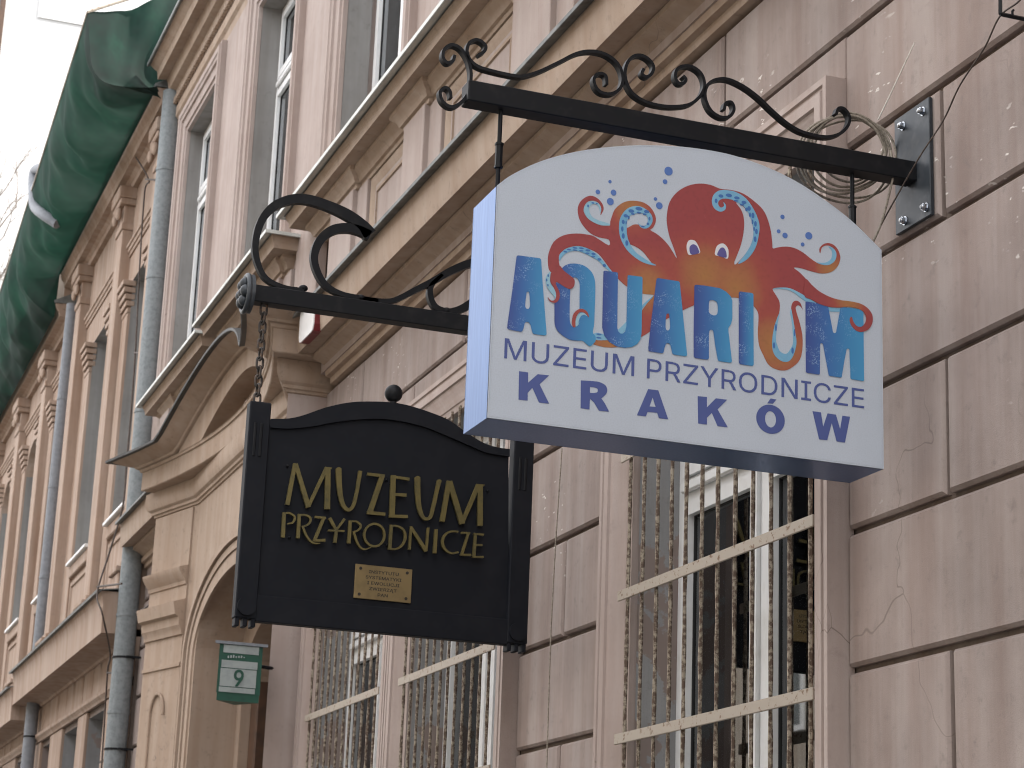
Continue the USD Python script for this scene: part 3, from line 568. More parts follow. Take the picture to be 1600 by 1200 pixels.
# their ground floors: heavy string course, ashlar band, wedge stones, dark openings
for nb, y0, y1, zs in ((nbB, 17.52, 23.30, 4.60), (nbC, 23.32, 33.0, 4.45)):
    X = 2.95
    S2 = [(-.02, zs-.39), (.02, zs-.385), (.03, zs-.36), (.06, zs-.35), (.10, zs-.345), (.15, zs-.345), (.27, zs-.35), (.275, zs-.12), (.285, zs-.06), (.30, zs-.02), (.30, zs), (-.02, zs)]
    obj('string_course', sweep([(X, y0+.03 if nb is nbB else y0), (X, y1)], S2), 'far_render', nb, smooth=28)
    obj('string_flashing', sweep([(X, y0), (X, y1)], [(.30, zs+.001), (.30, zs-.008), (.335, zs-.016), (.34, zs+.004), (0, zs+.05), (0, zs+.04)]), 'dark_zinc', nb)
    ops = [(18.75, 19.75), (20.25, 21.25), (22.05, 22.75)] if nb is nbB else [(23.9, 24.8), (26.0, 27.0), (28.2, 29.2)]
    bk = []; e = y0
    for a, b in ops+[(y1, y1)]: bk.append(bx(X+.03, X+.6, e, a, 0, zs-.36)); e = b
    for a, b in ops: bk += [bx(X+.03, X+.6, a, b, 3.78, zs-.36), bx(X+.03, X+.6, a, b, 0, 1.0)]
    obj('ground_floor_wall', cat_(bk), 'joint_render', nb)
    z0, z1 = 3.915, zs-.365
    y = y0+.02; k = 0
    while y < y1-.1:
        w = .42+.1*(k % 3); q = min(y+w, y1-.02); lean = .05*((k % 3)-1)
        v = []
        for xx, c in ((X+.05, 0), (X+.01, 0), (X, .010)):
            v += [(xx, y+c+.006, z0+c), (xx, q-c-.006, z0+c), (xx, y+c+.006+lean, z1-c), (xx, q-c-.006+lean, z1-c)]
        obj('wedge_stone', trimesh.convex.convex_hull(np.array(v)), 'far_render', nb); y = q+.008; k += 1
    obj('lintel_moulding', sweep([(X, y0+.02), (X, y1)], [(-.02, 3.84), (.01, 3.84), (.02, 3.86), (.045, 3.885), (.05, 3.912), (-.02, 3.914)]), 'far_render', nb, smooth=28)
    e = y0+.02
    for a, b in ops+[(y1, y1)]:
        for zz in (0.1, .9, 1.7, 2.5, 3.3):
            if e < a-.05: obj('stone_block', block(e, a-.004, zz+.006, min(zz+.795, 3.835), X, X+.05, .006), 'far_render', nb)
        e = b+.004
    for a, b in ops:
        obj('ground_reveal', frame_sweep(a, b, 1.0, 3.78, [(0, -.03), (.001, -.32)], X), 'grey_render', nb)
        obj('ground_window', face_x(sbox(a, 1.0, b, 3.78).difference(unary_union([sbox(a+.06, 1.06, (a+b)/2-.03, 3.7), sbox((a+b)/2+.03, 1.06, b-.06, 3.7)])), X+.33, .05), 'brown_wood', nb)

# ---------------------------------------------------------------- white house closing the street
wb = thing('white_house', 'bright white rendered house wall closing the view at upper left', 'building')
WBX0, WBX1, WBY = 1.0, 30.0, 46.0
obj('wall', bx(WBX0, WBX1, WBY, WBY+9, 0, 38), 'white_render', wb)
a = ony(62, 0, WBY); b = ony(170, 60, WBY)
obj('wall_panel', bx(a[0], b[0]+4, WBY-.05, WBY+.01, b[2]+.2, b[2]+6), 'white_render', wb)
for (p, q) in (((-14, 92), (16, -60)),):
    c0, c1 = ony(*p, WBY), ony(*q, WBY)
    f = obj('window_frame', face_y(sbox(c0[0]-1.2, c0[2], c1[0], c1[2]+1).difference(sbox(c0[0]-1.1, c0[2]+.1, c1[0]-.12, c1[2]+.9)), WBY+.02, .12), 'brown_wood', wb)
    obj('pane', bx(c0[0]-1.1, c1[0]-.1, WBY-.03, WBY-.02, c0[2]+.1, c1[2]+.9), 'dim_room', f)
# the other side of the street: only seen mirrored in panes and as bounced light
op = tag(UsdGeom.Xform.Define(stage, '/World/opposite_houses').GetPrim(), kind='structure')
ob = []; 
obj('wall', bx(-15, -9.0, -45, 52, 0, 10.5), 'opposite_render', op)
for k in range(-14, 17):
    for (z0, z1) in ((1.2, 3.2), (5.6, 7.9)):
        y = k*3.0; f = obj('window_frame', bx(-8.97, -8.92, y-.7, y+.7, z0-.1, z1+.1, .01), 'white_paint', op)
        obj('pane', bx(-8.918, -8.912, y-.6, y+.6, z0, z1), 'dark_room', f)
obj('cornice', bx(-9.0, -8.5, -45, 52, 10.1, 10.5, .05), 'opposite_render', op)

# ================================================================ the white AQUARIUM sign box
def P2(px, y):                                               # pixel list -> (x, z) on the plane y
    return [tuple(ony(a, b, y)[[0, 2]]) for a, b in px]
aq = thing('illuminated_sign', 'white box sign with red octopus and blue lettering hung under the scrolled iron arm', 'sign')
T = .19
sx0, sx1, sz0 = 1.684, 2.832, 2.984
top = spline(P2([(775, 291), (800, 273), (845, 252), (900, 237), (960, 229), (1020, 227), (1090, 232), (1160, 247), (1240, 281), (1320, 336), (1378, 391)], YS), 6)
top[0] = (sx0, 3.617); top[-1] = (sx1, 3.617)
outl = [(sx0, sz0)]+[tuple(p) for p in top]+[(sx1, sz0)]
SO = Polygon(outl)
obj('sign_face', face_y(SO.buffer(-.004), YS+.004, .004), 'sign_white', aq)
obj('sign_face', face_y(SO.buffer(-.004), YS+T, .004), 'sign_white', aq)
ol = np.array(outl)
def skin(i0, i1, name):
    q = ol[i0:i1+1]; V = []; F = []
    nrm = []
    for k in range(len(q)): V += [(q[k, 0], YS+.001, q[k, 1]), (q[k, 0], YS+T-.001, q[k, 1])]
    for k in range(len(q)-1): a = 2*k; F += [(a, a+2, a+3), (a, a+3, a+1)]
    obj(name, TM(V, F), 'sign_sheet', aq, smooth=30)
ol = np.vstack([ol, ol[:1]])
nt = len(top)
skin(0, 1, 'side_panel'); skin(1, nt, 'top_panel'); skin(nt, nt+1, 'side_panel'); skin(nt+1, nt+2, 'bottom_panel')
rim = SO.difference(SO.buffer(-.0045))
obj('sign_rim', face_y(rim, YS+.006, .006), 'sign_white', aq); obj('sign_rim', face_y(rim, YS+T+.001, .004), 'sign_sheet', aq)
LAY = .0004
def art(name, px, mat, layer, closed_spline=True, hole=None, parent=aq, per=6, uvx=False, label=None):
    g = Polygon(spline(P2(px, YS), per, True)) if closed_spline else Polygon(P2(px, YS))
    g = g.buffer(0)
    for h in (hole or []): g = g.difference(Polygon(spline(P2(h, YS), per, True)).buffer(0) if closed_spline else Polygon(P2(h, YS)))
    m = face_y(g, YS-layer*LAY, .0006)
    uv = None
    if uvx:
        v = m.vertices; uv = np.c_[(v[:, 0]-v[:, 0].min())/np.ptp(v[:, 0]), (v[:, 2]-v[:, 2].min())/np.ptp(v[:, 2])]
    return obj(name, m, mat, parent, uv=uv, label=label)
def rounded(px, r, hole=None):
    g = Polygon(P2(px, YS)).buffer(0); g = g.buffer(-r).buffer(2*r).buffer(-r)
    for h in (hole or []): g = g.difference(Polygon(spline(P2(h, YS), 6, True)).buffer(0))
    return g
def letter(name, g, layer):
    m = face_y(g, YS-layer*LAY, .0006); v = m.vertices
    return obj(name, m, 'letter_blue', aq, uv=np.c_[(v[:, 0]-v[:, 0].min())/np.ptp(v[:, 0]), (v[:, 2]-v[:, 2].min())/np.ptp(v[:, 2])])
# octopus, traced in pieces
BODY = [(1057.5, 404), (1052.5, 387.5), (1046, 370), (1042, 350), (1042, 335), (1046, 316), (1057.5, 300.6), (1074, 290.6), (1092.5, 287), (1110, 289), (1125, 295), (1142, 297), (1161, 302.5), (1180, 316), (1192, 328), (1199, 342), (1204, 360), (1206.5, 380), (1207.2, 388),
        (1214, 387), (1220, 386), (1230, 385.5), (1242, 388), (1255, 395), (1265, 403), (1275, 410), (1285, 414), (1295, 414), (1303, 409), (1306.5, 401), (1305.5, 393), (1300, 386.5), (1292, 383.5), (1284, 387), (1281.5, 396), (1280, 389), (1285, 382.5), (1293, 379.8), (1302, 382.5), (1309, 390), (1312.5, 400), (1312, 408), (1308, 417), (1299, 424.7), (1284.4, 427.6), (1267.5, 424), (1250.6, 419), (1240, 418.5),
        (1248, 424.7), (1256, 432.6), (1267.5, 445), (1279, 455), (1295.6, 464), (1312.5, 469), (1324, 471), (1324, 480), (1312.5, 481), (1295.6, 480), (1279, 475), (1267.5, 468.6), (1250.6, 458.5), (1234, 450.6), (1218, 449.5), (1207, 451.5),
        (1212, 461), (1218, 473), (1217, 490), (1210, 509), (1206, 535), (1209, 553), (1220, 564), (1231.5, 565), (1239, 556), (1244, 538), (1243, 524), (1238, 493), (1236, 481), (1239, 472), (1245, 470), (1250.5, 474), (1254, 484), (1251.5, 480), (1247, 477), (1243.3, 480), (1244, 487), (1249.5, 505), (1253.5, 525), (1253.5, 545), (1249.5, 562), (1239, 573), (1226, 579), (1211, 576.6), (1200, 569), (1193, 556), (1186, 540), (1184, 520), (1185, 500), (1184, 488), (1177, 478), (1165, 470), (1154, 466), (1143, 465), (1115, 467), (1083.5, 477.5), (1066, 485.5), (1041, 499), (1015, 518.5), (1001, 527), (985, 536), (963, 542.5), (950, 543), (937, 541), (926, 537), (930, 531), (945, 532), (960, 530), (975, 520), (990, 502), (1003, 485), (1016, 467), (1021, 461), (1004, 459), (990, 453), (978, 447), (965, 435), (955, 423), (938, 400), (929, 393), (920, 389), (910, 385.5), (900, 384.5), (885, 388), (877, 395), (873, 406), (875, 417), (880, 423), (866, 428), (858, 422), (856, 410), (857, 396), (865, 378), (880, 368), (900, 365), (920, 367), (930, 370.5), (951, 383.5),
        (951, 374.5), (936, 371), (923, 365), (912, 354), (905, 342), (902.5, 328), (905, 318), (912, 310), (922, 306), (932, 309), (940, 317), (943, 325), (941.5, 331), (938, 336.5), (939, 328), (937, 320), (932, 315), (924, 313.5), (916, 317), (911.5, 327), (914, 336), (920, 343), (930, 349), (940, 352.5), (952, 352), (953.5, 346), (956, 338), (960, 328), (968, 320), (978, 315), (990, 313.8), (1005, 316.5), (1017, 325), (1024, 338), (1024, 348), (1020, 356), (1016, 359.6), (1025, 365), (1035, 373), (1044, 383), (1050, 392)]
bp = Polygon(spline(P2(BODY, YS), 3, True)).buffer(0)
CUT = lambda px, per=5: Polygon(spline(P2(px, YS), per, True)).buffer(0)
curl_in = CUT([(979, 356), (980, 344), (985, 337), (996, 333.5), (1005, 334), (1011, 339), (1012, 345), (1010, 351), (1004, 353), (999, 351.2), (990, 351)])
gap_l = CUT([(985, 383), (994, 386), (1004, 393), (1012, 403), (1017, 410.5), (1005, 403.5), (994, 395)])
crescent = CUT([(1150, 317), (1157.5, 327.5), (1162, 341), (1162, 360), (1157.5, 382.5), (1150, 402.5), (1147, 410.5), (1150, 412.5), (1165, 396), (1174, 380), (1177, 362.5), (1174, 345), (1167.5, 330), (1158, 320)])
bp = unary_union(polys(bp)).difference(unary_union([curl_in, gap_l, crescent]))
obj('octopus', face_y(bp, YS-1*LAY, .0006), 'octopus_red', aq)
# undersides of the arms
art('tentacle_underside', [(979, 356), (980, 344), (985, 337), (996, 333.5), (1005, 334), (1011, 339), (1012, 345), (1010, 351), (1004, 353.3), (998, 350), (996, 347), (1000, 354.5), (1008, 357.5), (1015, 354), (1019.5, 345), (1017, 335), (1008, 326.5), (996, 322), (983, 324.5), (974, 332), (968, 344), (967, 360), (970, 374), (978, 389), (990, 401), (1004, 410), (1018, 414.3), (1025, 414.5), (1017, 410.5), (1005, 403), (994, 395), (985, 383), (980, 370)], 'tentacle_blue', 2, per=4)
art('tentacle_underside', [(938, 333), (939, 326), (936, 319), (930, 316), (923, 314.5), (916, 318), (912, 327), (914.5, 336), (920, 343), (930, 349), (940, 352.3), (952, 352.6), (952, 350), (945, 347.5), (935, 344.5), (926, 339.5), (921.5, 333), (920.5, 325), (924, 320), (930, 319), (935, 323)], 'pale_blue', 2, per=4)
art('tentacle_underside', [(874, 408), (874, 398), (885, 388.5), (900, 385), (910, 386), (920, 389.5), (935, 400), (946, 413), (956, 424.5), (951, 423), (943, 416), (935, 408), (925, 402), (915, 396.8), (905, 393), (895, 392.3), (885, 395.5), (878.5, 401)], 'tentacle_blue', 2, per=4)
art('tentacle_underside', [(1152.5, 412.5), (1167.5, 405), (1180, 387.5), (1185.6, 365), (1185.6, 347.5), (1177.5, 327.5), (1165, 310), (1150, 300.5), (1136, 297.3), (1123, 298), (1114.5, 305), (1112, 316), (1116, 326), (1125, 331), (1132.5, 328), (1134, 321), (1130, 316), (1131, 322), (1126, 324.5), (1122, 320), (1123, 314), (1130, 310.6), (1142.5, 312), (1150, 316), (1160, 321), (1168, 331), (1174, 345), (1177, 362.5), (1174, 380), (1165, 396)], 'tentacle_blue', 2, per=4)
art('tentacle_underside', [(1217, 490), (1210, 509), (1206, 535), (1209, 553), (1220, 564), (1231.5, 565), (1239, 556), (1244, 538), (1243, 524), (1238, 493), (1236, 483), (1234.5, 489), (1236.5, 500), (1238, 512.5), (1239, 535), (1235, 545), (1228, 553), (1219, 549.6), (1214.6, 540.6), (1212, 529), (1214.6, 507), (1217.5, 492)], 'tentacle_blue', 2, per=4)
art('tentacle_underside', [(1275, 410), (1285, 414), (1295, 414), (1303, 409), (1306.5, 401), (1305.5, 393), (1300, 387), (1294, 385.5), (1299, 391), (1300, 398), (1298, 405), (1292, 409.5), (1285, 411)], 'tentacle_blue', 2, per=4)
art('tentacle_underside', [(1207, 451.5), (1218, 449.5), (1234, 450.6), (1250.6, 458.5), (1267.5, 468.6), (1279, 475), (1295.6, 480), (1312.5, 481), (1312, 487), (1295, 486.5), (1277, 481), (1263, 474), (1250, 465), (1240, 457), (1230, 453), (1216, 451.2)], 'tentacle_blue', 2, per=4)
art('tentacle_underside', [(1021, 462), (1003, 483), (990, 500), (975, 519), (963, 529), (948, 531.5), (930, 531), (926, 524), (932, 520), (948, 523), (962, 518), (980, 501), (1001, 479)], 'tentacle_blue', 2, per=4)
art('tentacle_underside', [(859, 425), (854, 430), (852, 438), (854, 448), (860, 457), (865, 463), (866, 468), (861, 470), (867, 471), (871, 464), (866, 452), (860, 444), (858.5, 435), (860.5, 428)], 'pale_blue', 5, per=4)
art('tentacle_underside', [(898.5, 510), (899, 500), (904, 491), (911, 489), (917, 494), (912, 492.5), (907, 494.5), (904, 501), (903, 508)], 'pale_blue', 5, per=4)
# suckers: little ellipses along the undersides
SU = [(986, 330, 4.6, 2.8), (998, 326.5, 5.6, 2.8), (1010, 331, 4.2, 2.6), (977.5, 337.5, 3.6, 2.6), (973.5, 347, 2.4, 3.4), (972, 358, 2, 4.2), (973.5, 369, 2.4, 4.4), (979, 380, 2.4, 4.4), (988.5, 334.5, 3, 1.5), (998, 332.5, 3.8, 1.4), (1007, 335, 3, 1.4), (982, 340, 1.5, 2.8), (978, 348, 1, 3), (1014.5, 342, 1.5, 3), (1012, 350, 2, 2), (1004, 354, 3, 1.2),
      (1126, 306.5, 3.8, 2.6), (1138.5, 305.5, 5, 2.8), (1151, 309.5, 4.4, 2.4), (1162, 316.5, 4, 2.6), (1170, 326, 2.8, 3.8), (1176, 337, 2.4, 4.6), (1180, 350, 2.2, 4.4), (1181.5, 362, 2.2, 4.4), (1179.5, 374, 2.2, 4.6), (1118.5, 314, 2.2, 3.6), (1150, 314, 3.6, 1.4), (1159, 320, 3.4, 1.6), (1166, 327.5, 2, 3), (1171.5, 336, 1.6, 3.6), (1175.5, 347, 1.4, 3.8), (1178, 358, 1.4, 3.6),
      (889, 390.3, 3.6, 1.2), (898, 387.6, 3.8, 1.3), (908, 388.2, 4, 1.3), (918, 391.5, 3.8, 1.6), (927, 397, 3.4, 1.8), (898, 391, 3.6, 1), (908, 392, 3.6, 1), (917.5, 396, 3.4, 1.2), (926.5, 401, 3, 1.3), (936, 405.5, 3, 2), (944, 415, 2.6, 2.4), (883, 393.6, 3, 1.3), (935.5, 522.6, 4.2, 1.4), (935.5, 528, 4.2, 1.4),
      (926, 317.3, 2.4, 1.2), (932, 318.4, 1.6, 1), (918.5, 322, 1.4, 2.2), (856, 431, 1.2, 2.4), (853.5, 438, 1.2, 2.4), (855.5, 446, 1.2, 2), (1209, 540, 1.8, 5), (1212, 512, 1.5, 6), (1241, 520, 1.2, 6), (1238, 548, 2, 5)]
for (a, b, r1, r2) in SU:
    art('sucker', [(a+r1*math.cos(t), b+r2*math.sin(t)+.13*r1*math.cos(t)) for t in np.linspace(0, 2*math.pi, 12)[:-1]], 'sucker_blue', 3 if b < 425 or a > 890 else 6, False)
for ep, pp in (([(1072.5, 386), (1075, 377), (1080, 375), (1086, 377), (1091, 385), (1093.5, 395), (1085, 397), (1075.6, 398)], [(1077, 387), (1082, 382), (1087.5, 384), (1091, 390), (1091.3, 395.8), (1079.4, 397.6)]),
               ([(1117.5, 391), (1121, 383.5), (1129, 380.6), (1135, 385), (1138, 392.5), (1136.5, 404.2), (1127, 401), (1117.5, 398.8)], [(1122, 393), (1126, 387.5), (1131, 388), (1134.4, 395), (1134, 402.8), (1121, 399.2)])):
    e = art('eye', ep, 'eye_white', 2); art('pupil', pp, 'pupil_blue', 3, parent=e)
for (a, b, r) in ((953, 284, 2.6), (934, 300, 3.5), (958.5, 301, 4.4), (953.5, 315, 5.4), (1024, 311, 2.7), (1030, 321.5, 5.2), (1044.5, 267.5, 6.5), (1039, 284, 3.6), (1222.5, 339, 3.3), (1216.5, 361.5, 3), (1226.5, 368, 4.1), (1263.5, 368.5, 5.5), (1254, 382, 3)):
    art('bubble', [(a+r*math.cos(t), b+r*math.sin(t)*1.05+.12*r*math.cos(t)) for t in np.linspace(0, 2*math.pi, 19)[:-1]], 'bubble_blue', 1, False)
R6 = .006
letter('letter_a', rounded([(807, 399), (845, 404), (848, 450), (854, 525), (832, 522), (828.5, 508), (826, 504), (822.5, 503), (819.5, 505), (817.5, 514), (815, 519), (791.5, 514.5), (800, 455)], R6, [[(824, 456.5), (826.4, 458), (827.8, 476), (826, 482), (823.5, 483), (821, 481), (820.3, 476), (822.4, 458)]]), 4)
Q = Polygon(spline(P2([(874, 424), (879, 418), (885, 414), (895, 412), (910, 414.5), (922, 423), (928, 434), (929.7, 446), (929.5, 465), (929, 480), (928.3, 500), (927.5, 510), (926, 520), (930, 526), (930, 533), (926, 538), (921.5, 541.3), (916, 538), (910, 533), (900, 532.5), (890, 531), (878, 524), (870, 516), (866.3, 506), (866, 490), (866, 473), (867, 450), (869, 436)], YS), 5, True)).buffer(0)
Q = Q.difference(CUT([(891, 446), (892, 439), (896, 434), (900, 434.5), (904, 439), (905.5, 448), (905.3, 466), (905, 486), (903.5, 500), (899, 509), (895, 511), (891, 506), (889.7, 496), (890, 470)]))
letter('letter_q', Q, 4)
U = Polygon(P2([(942.5, 423), (965.2, 426), (964, 512)]+[(965.5, 518), (969, 521.5), (973, 521.5), (976.5, 518)]+[(978.3, 510), (980.3, 430), (1003.5, 433), (1002, 520), (1000, 531), (995, 538), (987, 542.5), (976, 543.8), (963, 541.5), (952, 535), (944, 525), (940.5, 512)], YS)).buffer(0)
letter('letter_u', U.buffer(-.004).buffer(.008).buffer(-.004), 4)
letter('letter_a', rounded([(1025.5, 434.5), (1061.5, 440), (1065, 475), (1069, 515), (1073.5, 557.5), (1050.5, 554), (1047, 539), (1043.5, 536), (1040, 537.5), (1037.5, 545), (1036, 552.5), (1012, 549), (1016, 510), (1020.5, 475)], R6, [[(1042, 490.5), (1045, 492), (1046.5, 509), (1045.5, 515), (1043, 516.5), (1040.4, 515), (1039.5, 509), (1040.3, 494)]]), 4)
letter('letter_r', rounded([(1084.5, 445), (1100, 446.5), (1124, 450.5), (1134, 456), (1141, 463), (1143.8, 470), (1143.8, 498), (1142, 506), (1137.5, 513), (1138, 520), (1143.5, 567.5), (1121.5, 564.5), (1117, 540), (1114, 517), (1111, 514), (1108.5, 515), (1107.2, 522), (1107.2, 562.5), (1083.5, 559.5), (1083.5, 520)], R6, [[(1107.5, 472), (1110, 469.4), (1114, 469.3), (1119, 472), (1121, 478), (1121, 487), (1119, 492), (1114.5, 493), (1110, 491), (1107.3, 487)]]), 4)
letter('letter_i', rounded([(1154, 455.5), (1176.7, 458.5), (1177.2, 572.5), (1154, 569)], R6), 4)
letter('letter_m', rounded([(1258, 471), (1293, 476.5), (1301, 519), (1303.5, 522), (1306, 519), (1313, 479.5), (1348.5, 484), (1349.6, 596), (1328.5, 592.5), (1326.7, 545), (1325, 539.5), (1323, 543), (1319, 563), (1314.5, 590.5), (1294.5, 587.5), (1289, 557.5), (1285.5, 538), (1283, 534.4), (1281, 538), (1280.5, 586), (1258.8, 582.5)], .0045), 4)
# the ends of two arms lie over the letters
art('tentacle_tip', [(866, 424), (874, 416), (880, 423), (890, 431), (896, 436), (897.5, 441), (896, 448), (890.5, 452), (884, 450), (875, 444.5), (869, 441), (868, 445), (872, 453), (874, 461), (872.5, 469), (867, 473.5), (860, 472), (856.5, 468), (855.5, 464.5), (859, 469), (864, 470), (867.7, 466), (868, 458), (864, 449), (859.5, 441), (859.5, 432), (860.5, 427)], 'octopus_red', 6, per=4)
art('tentacle_tip', [(1312.5, 469.2), (1329, 471.4), (1344, 475), (1355, 482), (1362, 492), (1362.6, 503.5), (1357.5, 513.6), (1347, 519), (1337, 517), (1329, 508), (1327, 499), (1330, 495.6), (1333, 503.5), (1338, 509.7), (1345, 511), (1351, 504.6), (1352.4, 495.6), (1347, 486.6), (1337, 482), (1324, 479.5), (1312, 481), (1295.6, 480), (1279, 475), (1267.5, 468.6), (1256, 462), (1258, 437), (1267.5, 445.3), (1279, 455.3), (1295.6, 464.2)], 'octopus_red', 6, per=4)
art('tentacle_tip', [(893, 503), (895, 492), (901, 485), (909, 483), (917, 488), (919.5, 496.5), (913, 489.5), (905, 488.5), (900, 495), (898.5, 503), (898.5, 511), (894.5, 511)], 'octopus_red', 6, per=4)
# lettering below
def text_on(txt, x0, x1, zb, h, y, mat, par, name, bold=False, d=.0006, dz=0.0):
    m = meshkit.text_mesh(txt, h, d, bold); v = np.array(m.vertices); k = (x1-x0)/np.ptp(v[:, 0]); xx = x0+(v[:, 0]-v[:, 0].min())*k
    t = trimesh.Trimesh(np.c_[xx, y-v[:, 2], zb+v[:, 1]], m.faces, process=True)
    for q in sorted(t.split(only_watertight=False), key=lambda q: q.bounds[0][0]): obj(name, q, mat, par)
b0 = ony(787.5, 560, YS); b1 = ony(1350, 638, YS); h0 = ony(788.5, 528.5, YS)[2]-b0[2]
text_on('MUZEUM PRZYRODNICZE', b0[0], b1[0], (b0[2]+b1[2])/2, h0, YS-LAY, 'print_blue', aq, 'letter')
KR = {'k': [(811, 580), (825, 582), (825, 598), (840, 584.7), (858, 586.6), (843, 600.6), (858, 631), (842, 629), (831.6, 606), (824.4, 613.8), (824.4, 626), (810, 624.6)],
      'a': [(1012.5, 608), (1028.4, 610), (1044, 655.4), (1029.4, 653.5), (1026.6, 645), (1011.6, 643.8), (1009, 650.7), (995, 649)],
      'k2': [(1090, 619), (1104.4, 620.4), (1104.4, 636.5), (1118.4, 622.4), (1136, 624.7), (1121, 639.7), (1137, 667.8), (1121, 666), (1112, 645.3), (1104.4, 652.8), (1104.4, 663.5), (1090.7, 661.8)],
      'w': [(1269.4, 642.5), (1282.5, 644.4), (1286, 666.9), (1292.8, 646), (1306, 648), (1312.5, 670.6), (1316, 649.6), (1328, 651.3), (1320, 691.6), (1307, 689.8), (1299.4, 661), (1292.4, 687.9), (1279.7, 686.6)],
      'ac': [(1203.75, 622.8), (1213, 624.3), (1207.5, 630.9), (1198.5, 630.3)]}
for kk, hole in (('k', None), ('a', [[(1019.6, 621), (1024.3, 636), (1014.8, 635)]]), ('k2', None), ('w', None), ('ac', None)):
    art('letter_'+('acute' if kk == 'ac' else kk[0]), KR[kk], 'print_blue', 1, False, hole)
rg = Polygon(P2([(907.5, 594.4), (918, 595)], YS)+[tuple(p) for p in spline(P2([(926, 595.5), (936, 597), (945, 601.5), (948.5, 608), (947, 615.5), (939.4, 622.8)], YS), 5)]+[tuple(p) for p in spline(P2([(939.4, 622.8), (945, 630.6), (951.6, 643.4)], YS), 3)]+P2([(935.6, 641.8), (928, 628.8), (921.6, 623), (921, 640), (907, 638)], YS)).buffer(0)
rg = rg.difference(Polygon(P2([(921.6, 604.8)], YS)+[tuple(p) for p in spline(P2([(928, 605.3), (933.4, 607.5), (933.2, 612.5), (928, 614.2)], YS), 4)]+P2([(921.6, 613.8)], YS)))
obj('letter_r', face_y(rg, YS-LAY, .0006), 'print_blue', aq)
el = lambda cx, cy, a, b: [(cx+a*math.cos(t), cy+b*math.sin(t)+.13*a*math.cos(t)) for t in np.linspace(0, 2*math.pi, 40)[:-1]]
art('letter_o', el(1203.75, 655.2, 22.3, 22.7), 'print_blue', 1, False, [el(1203.75, 655.2, 8.6, 12.6)])
# hanging rods with turnbuckles
for (rx, zt_) in ((1.716, 3.885), (2.790, 3.87)):
    zb = 3.68 if rx < 2 else 3.70
    obj('hanging_rod', tube([(rx, 5.04, zb-.03), (rx, 5.04, zt_)], .0065, 8), 'black_iron', aq, smooth=50)
    za = ony(778, 243, 5.04)[2] if rx < 2 else ony(1335, 341, 5.04)[2]
    obj('turnbuckle', cat_([tube([(rx, 5.04, za-.03), (rx, 5.04, za+.03)], .0105, 6), tube([(rx, 5.04, za-.036), (rx, 5.04, za-.03)], .0125, 6), tube([(rx, 5.04, za+.03), (rx, 5.04, za+.036)], .0125, 6)]), 'black_iron', aq)

# ================================================================ scrolled iron arm of the white sign
def ribbon(par, name, px, w, y, hw, mat='black_iron', per=7, taper=None, z_off=0.0):
    """Flat iron bent to a scroll: px centre line in the plane y, thickness w (number or list), breadth 2*hw along y."""
    C = spline(P2(px, y), per); n = len(C)
    W = np.interp(np.linspace(0, 1, n), np.linspace(0, 1, len(np.atleast_1d(w))), np.atleast_1d(w))
    t = np.gradient(C, axis=0); t /= np.linalg.norm(t, axis=1, keepdims=True); nn = np.c_[-t[:, 1], t[:, 0]]
    V = []
    for i in range(n):
        a = C[i]+nn[i]*W[i]/2; b = C[i]-nn[i]*W[i]/2
        V += [(a[0], y-hw, a[1]), (a[0], y+hw, a[1]), (b[0], y+hw, b[1]), (b[0], y-hw, b[1])]
    F = []
    for i in range(n-1):
        for j in range(4): a0 = 4*i+j; b0 = 4*i+(j+1) % 4; F += [(a0, b0, b0+4), (a0, b0+4, a0+4)]
    F += [(0, 2, 1), (0, 3, 2)]; e = 4*(n-1); F += [(e, e+1, e+2), (e, e+2, e+3)]
    m = TM(V, F); m.fix_normals()
    return obj(name, m, mat, par, smooth=35)
b1 = thing('sign_bracket', 'scrolled black iron arm on a bolted wall plate carrying the white octopus sign', 'bracket')
YB = 5.04
obj('beam', bx(1.612, 2.985, YB-.03, YB+.03, 3.872, 3.932, .003), 'black_iron', b1)
obj('wall_plate', bx(2.986, 2.999, 4.94, 5.137, 3.745, 4.108, .002), 'steel_plate', b1)
for (a, b) in ((1442, 174), (1411, 197), (1447, 324), (1414, 345)):
    q = onx(a, b, 2.985)
    cyl = trimesh.creation.cylinder(.0115, .012, sections=6); cyl.apply_transform(trimesh.transformations.rotation_matrix(math.pi/2, (0, 1, 0))); cyl.apply_translation((2.979, q[1], q[2]))
    dm = trimesh.creation.icosphere(2, .0085).apply_scale((.6, 1, 1)); dm.apply_translation((2.971, q[1], q[2]))
    wsh = trimesh.creation.cylinder(.0135, .003, sections=20); wsh.apply_transform(trimesh.transformations.rotation_matrix(math.pi/2, (0, 1, 0))); wsh.apply_translation((2.9845, q[1], q[2]))
    obj('bolt', cat_([cyl, dm, wsh]), 'bolt_zinc', b1, smooth=30)
SW_, HB = .0092, .011
S1 = [(799, 120), (815, 121), (840, 114), (870, 100), (898, 86), (920, 82), (941, 85.5), (958, 96), (968, 110), (971, 127), (966, 141), (953, 148.5), (938, 146.5), (929, 138), (926, 126.5), (930.5, 118.5), (939, 117), (945, 122), (946, 134)]
S2 = [(1004, 109), (1001, 117), (1008, 122), (1016, 117), (1019, 106), (1012, 95), (1000, 88.5), (988, 90), (979, 99), (974.5, 114), (977, 131), (986, 147), (1003, 159), (1025, 166), (1050, 168.5), (1075, 165), (1091, 153), (1098.5, 136), (1094, 118), (1081, 107), (1067, 105), (1056, 110), (1053, 122), (1058, 131.5), (1066, 132), (1069.5, 126), (1065, 120)]
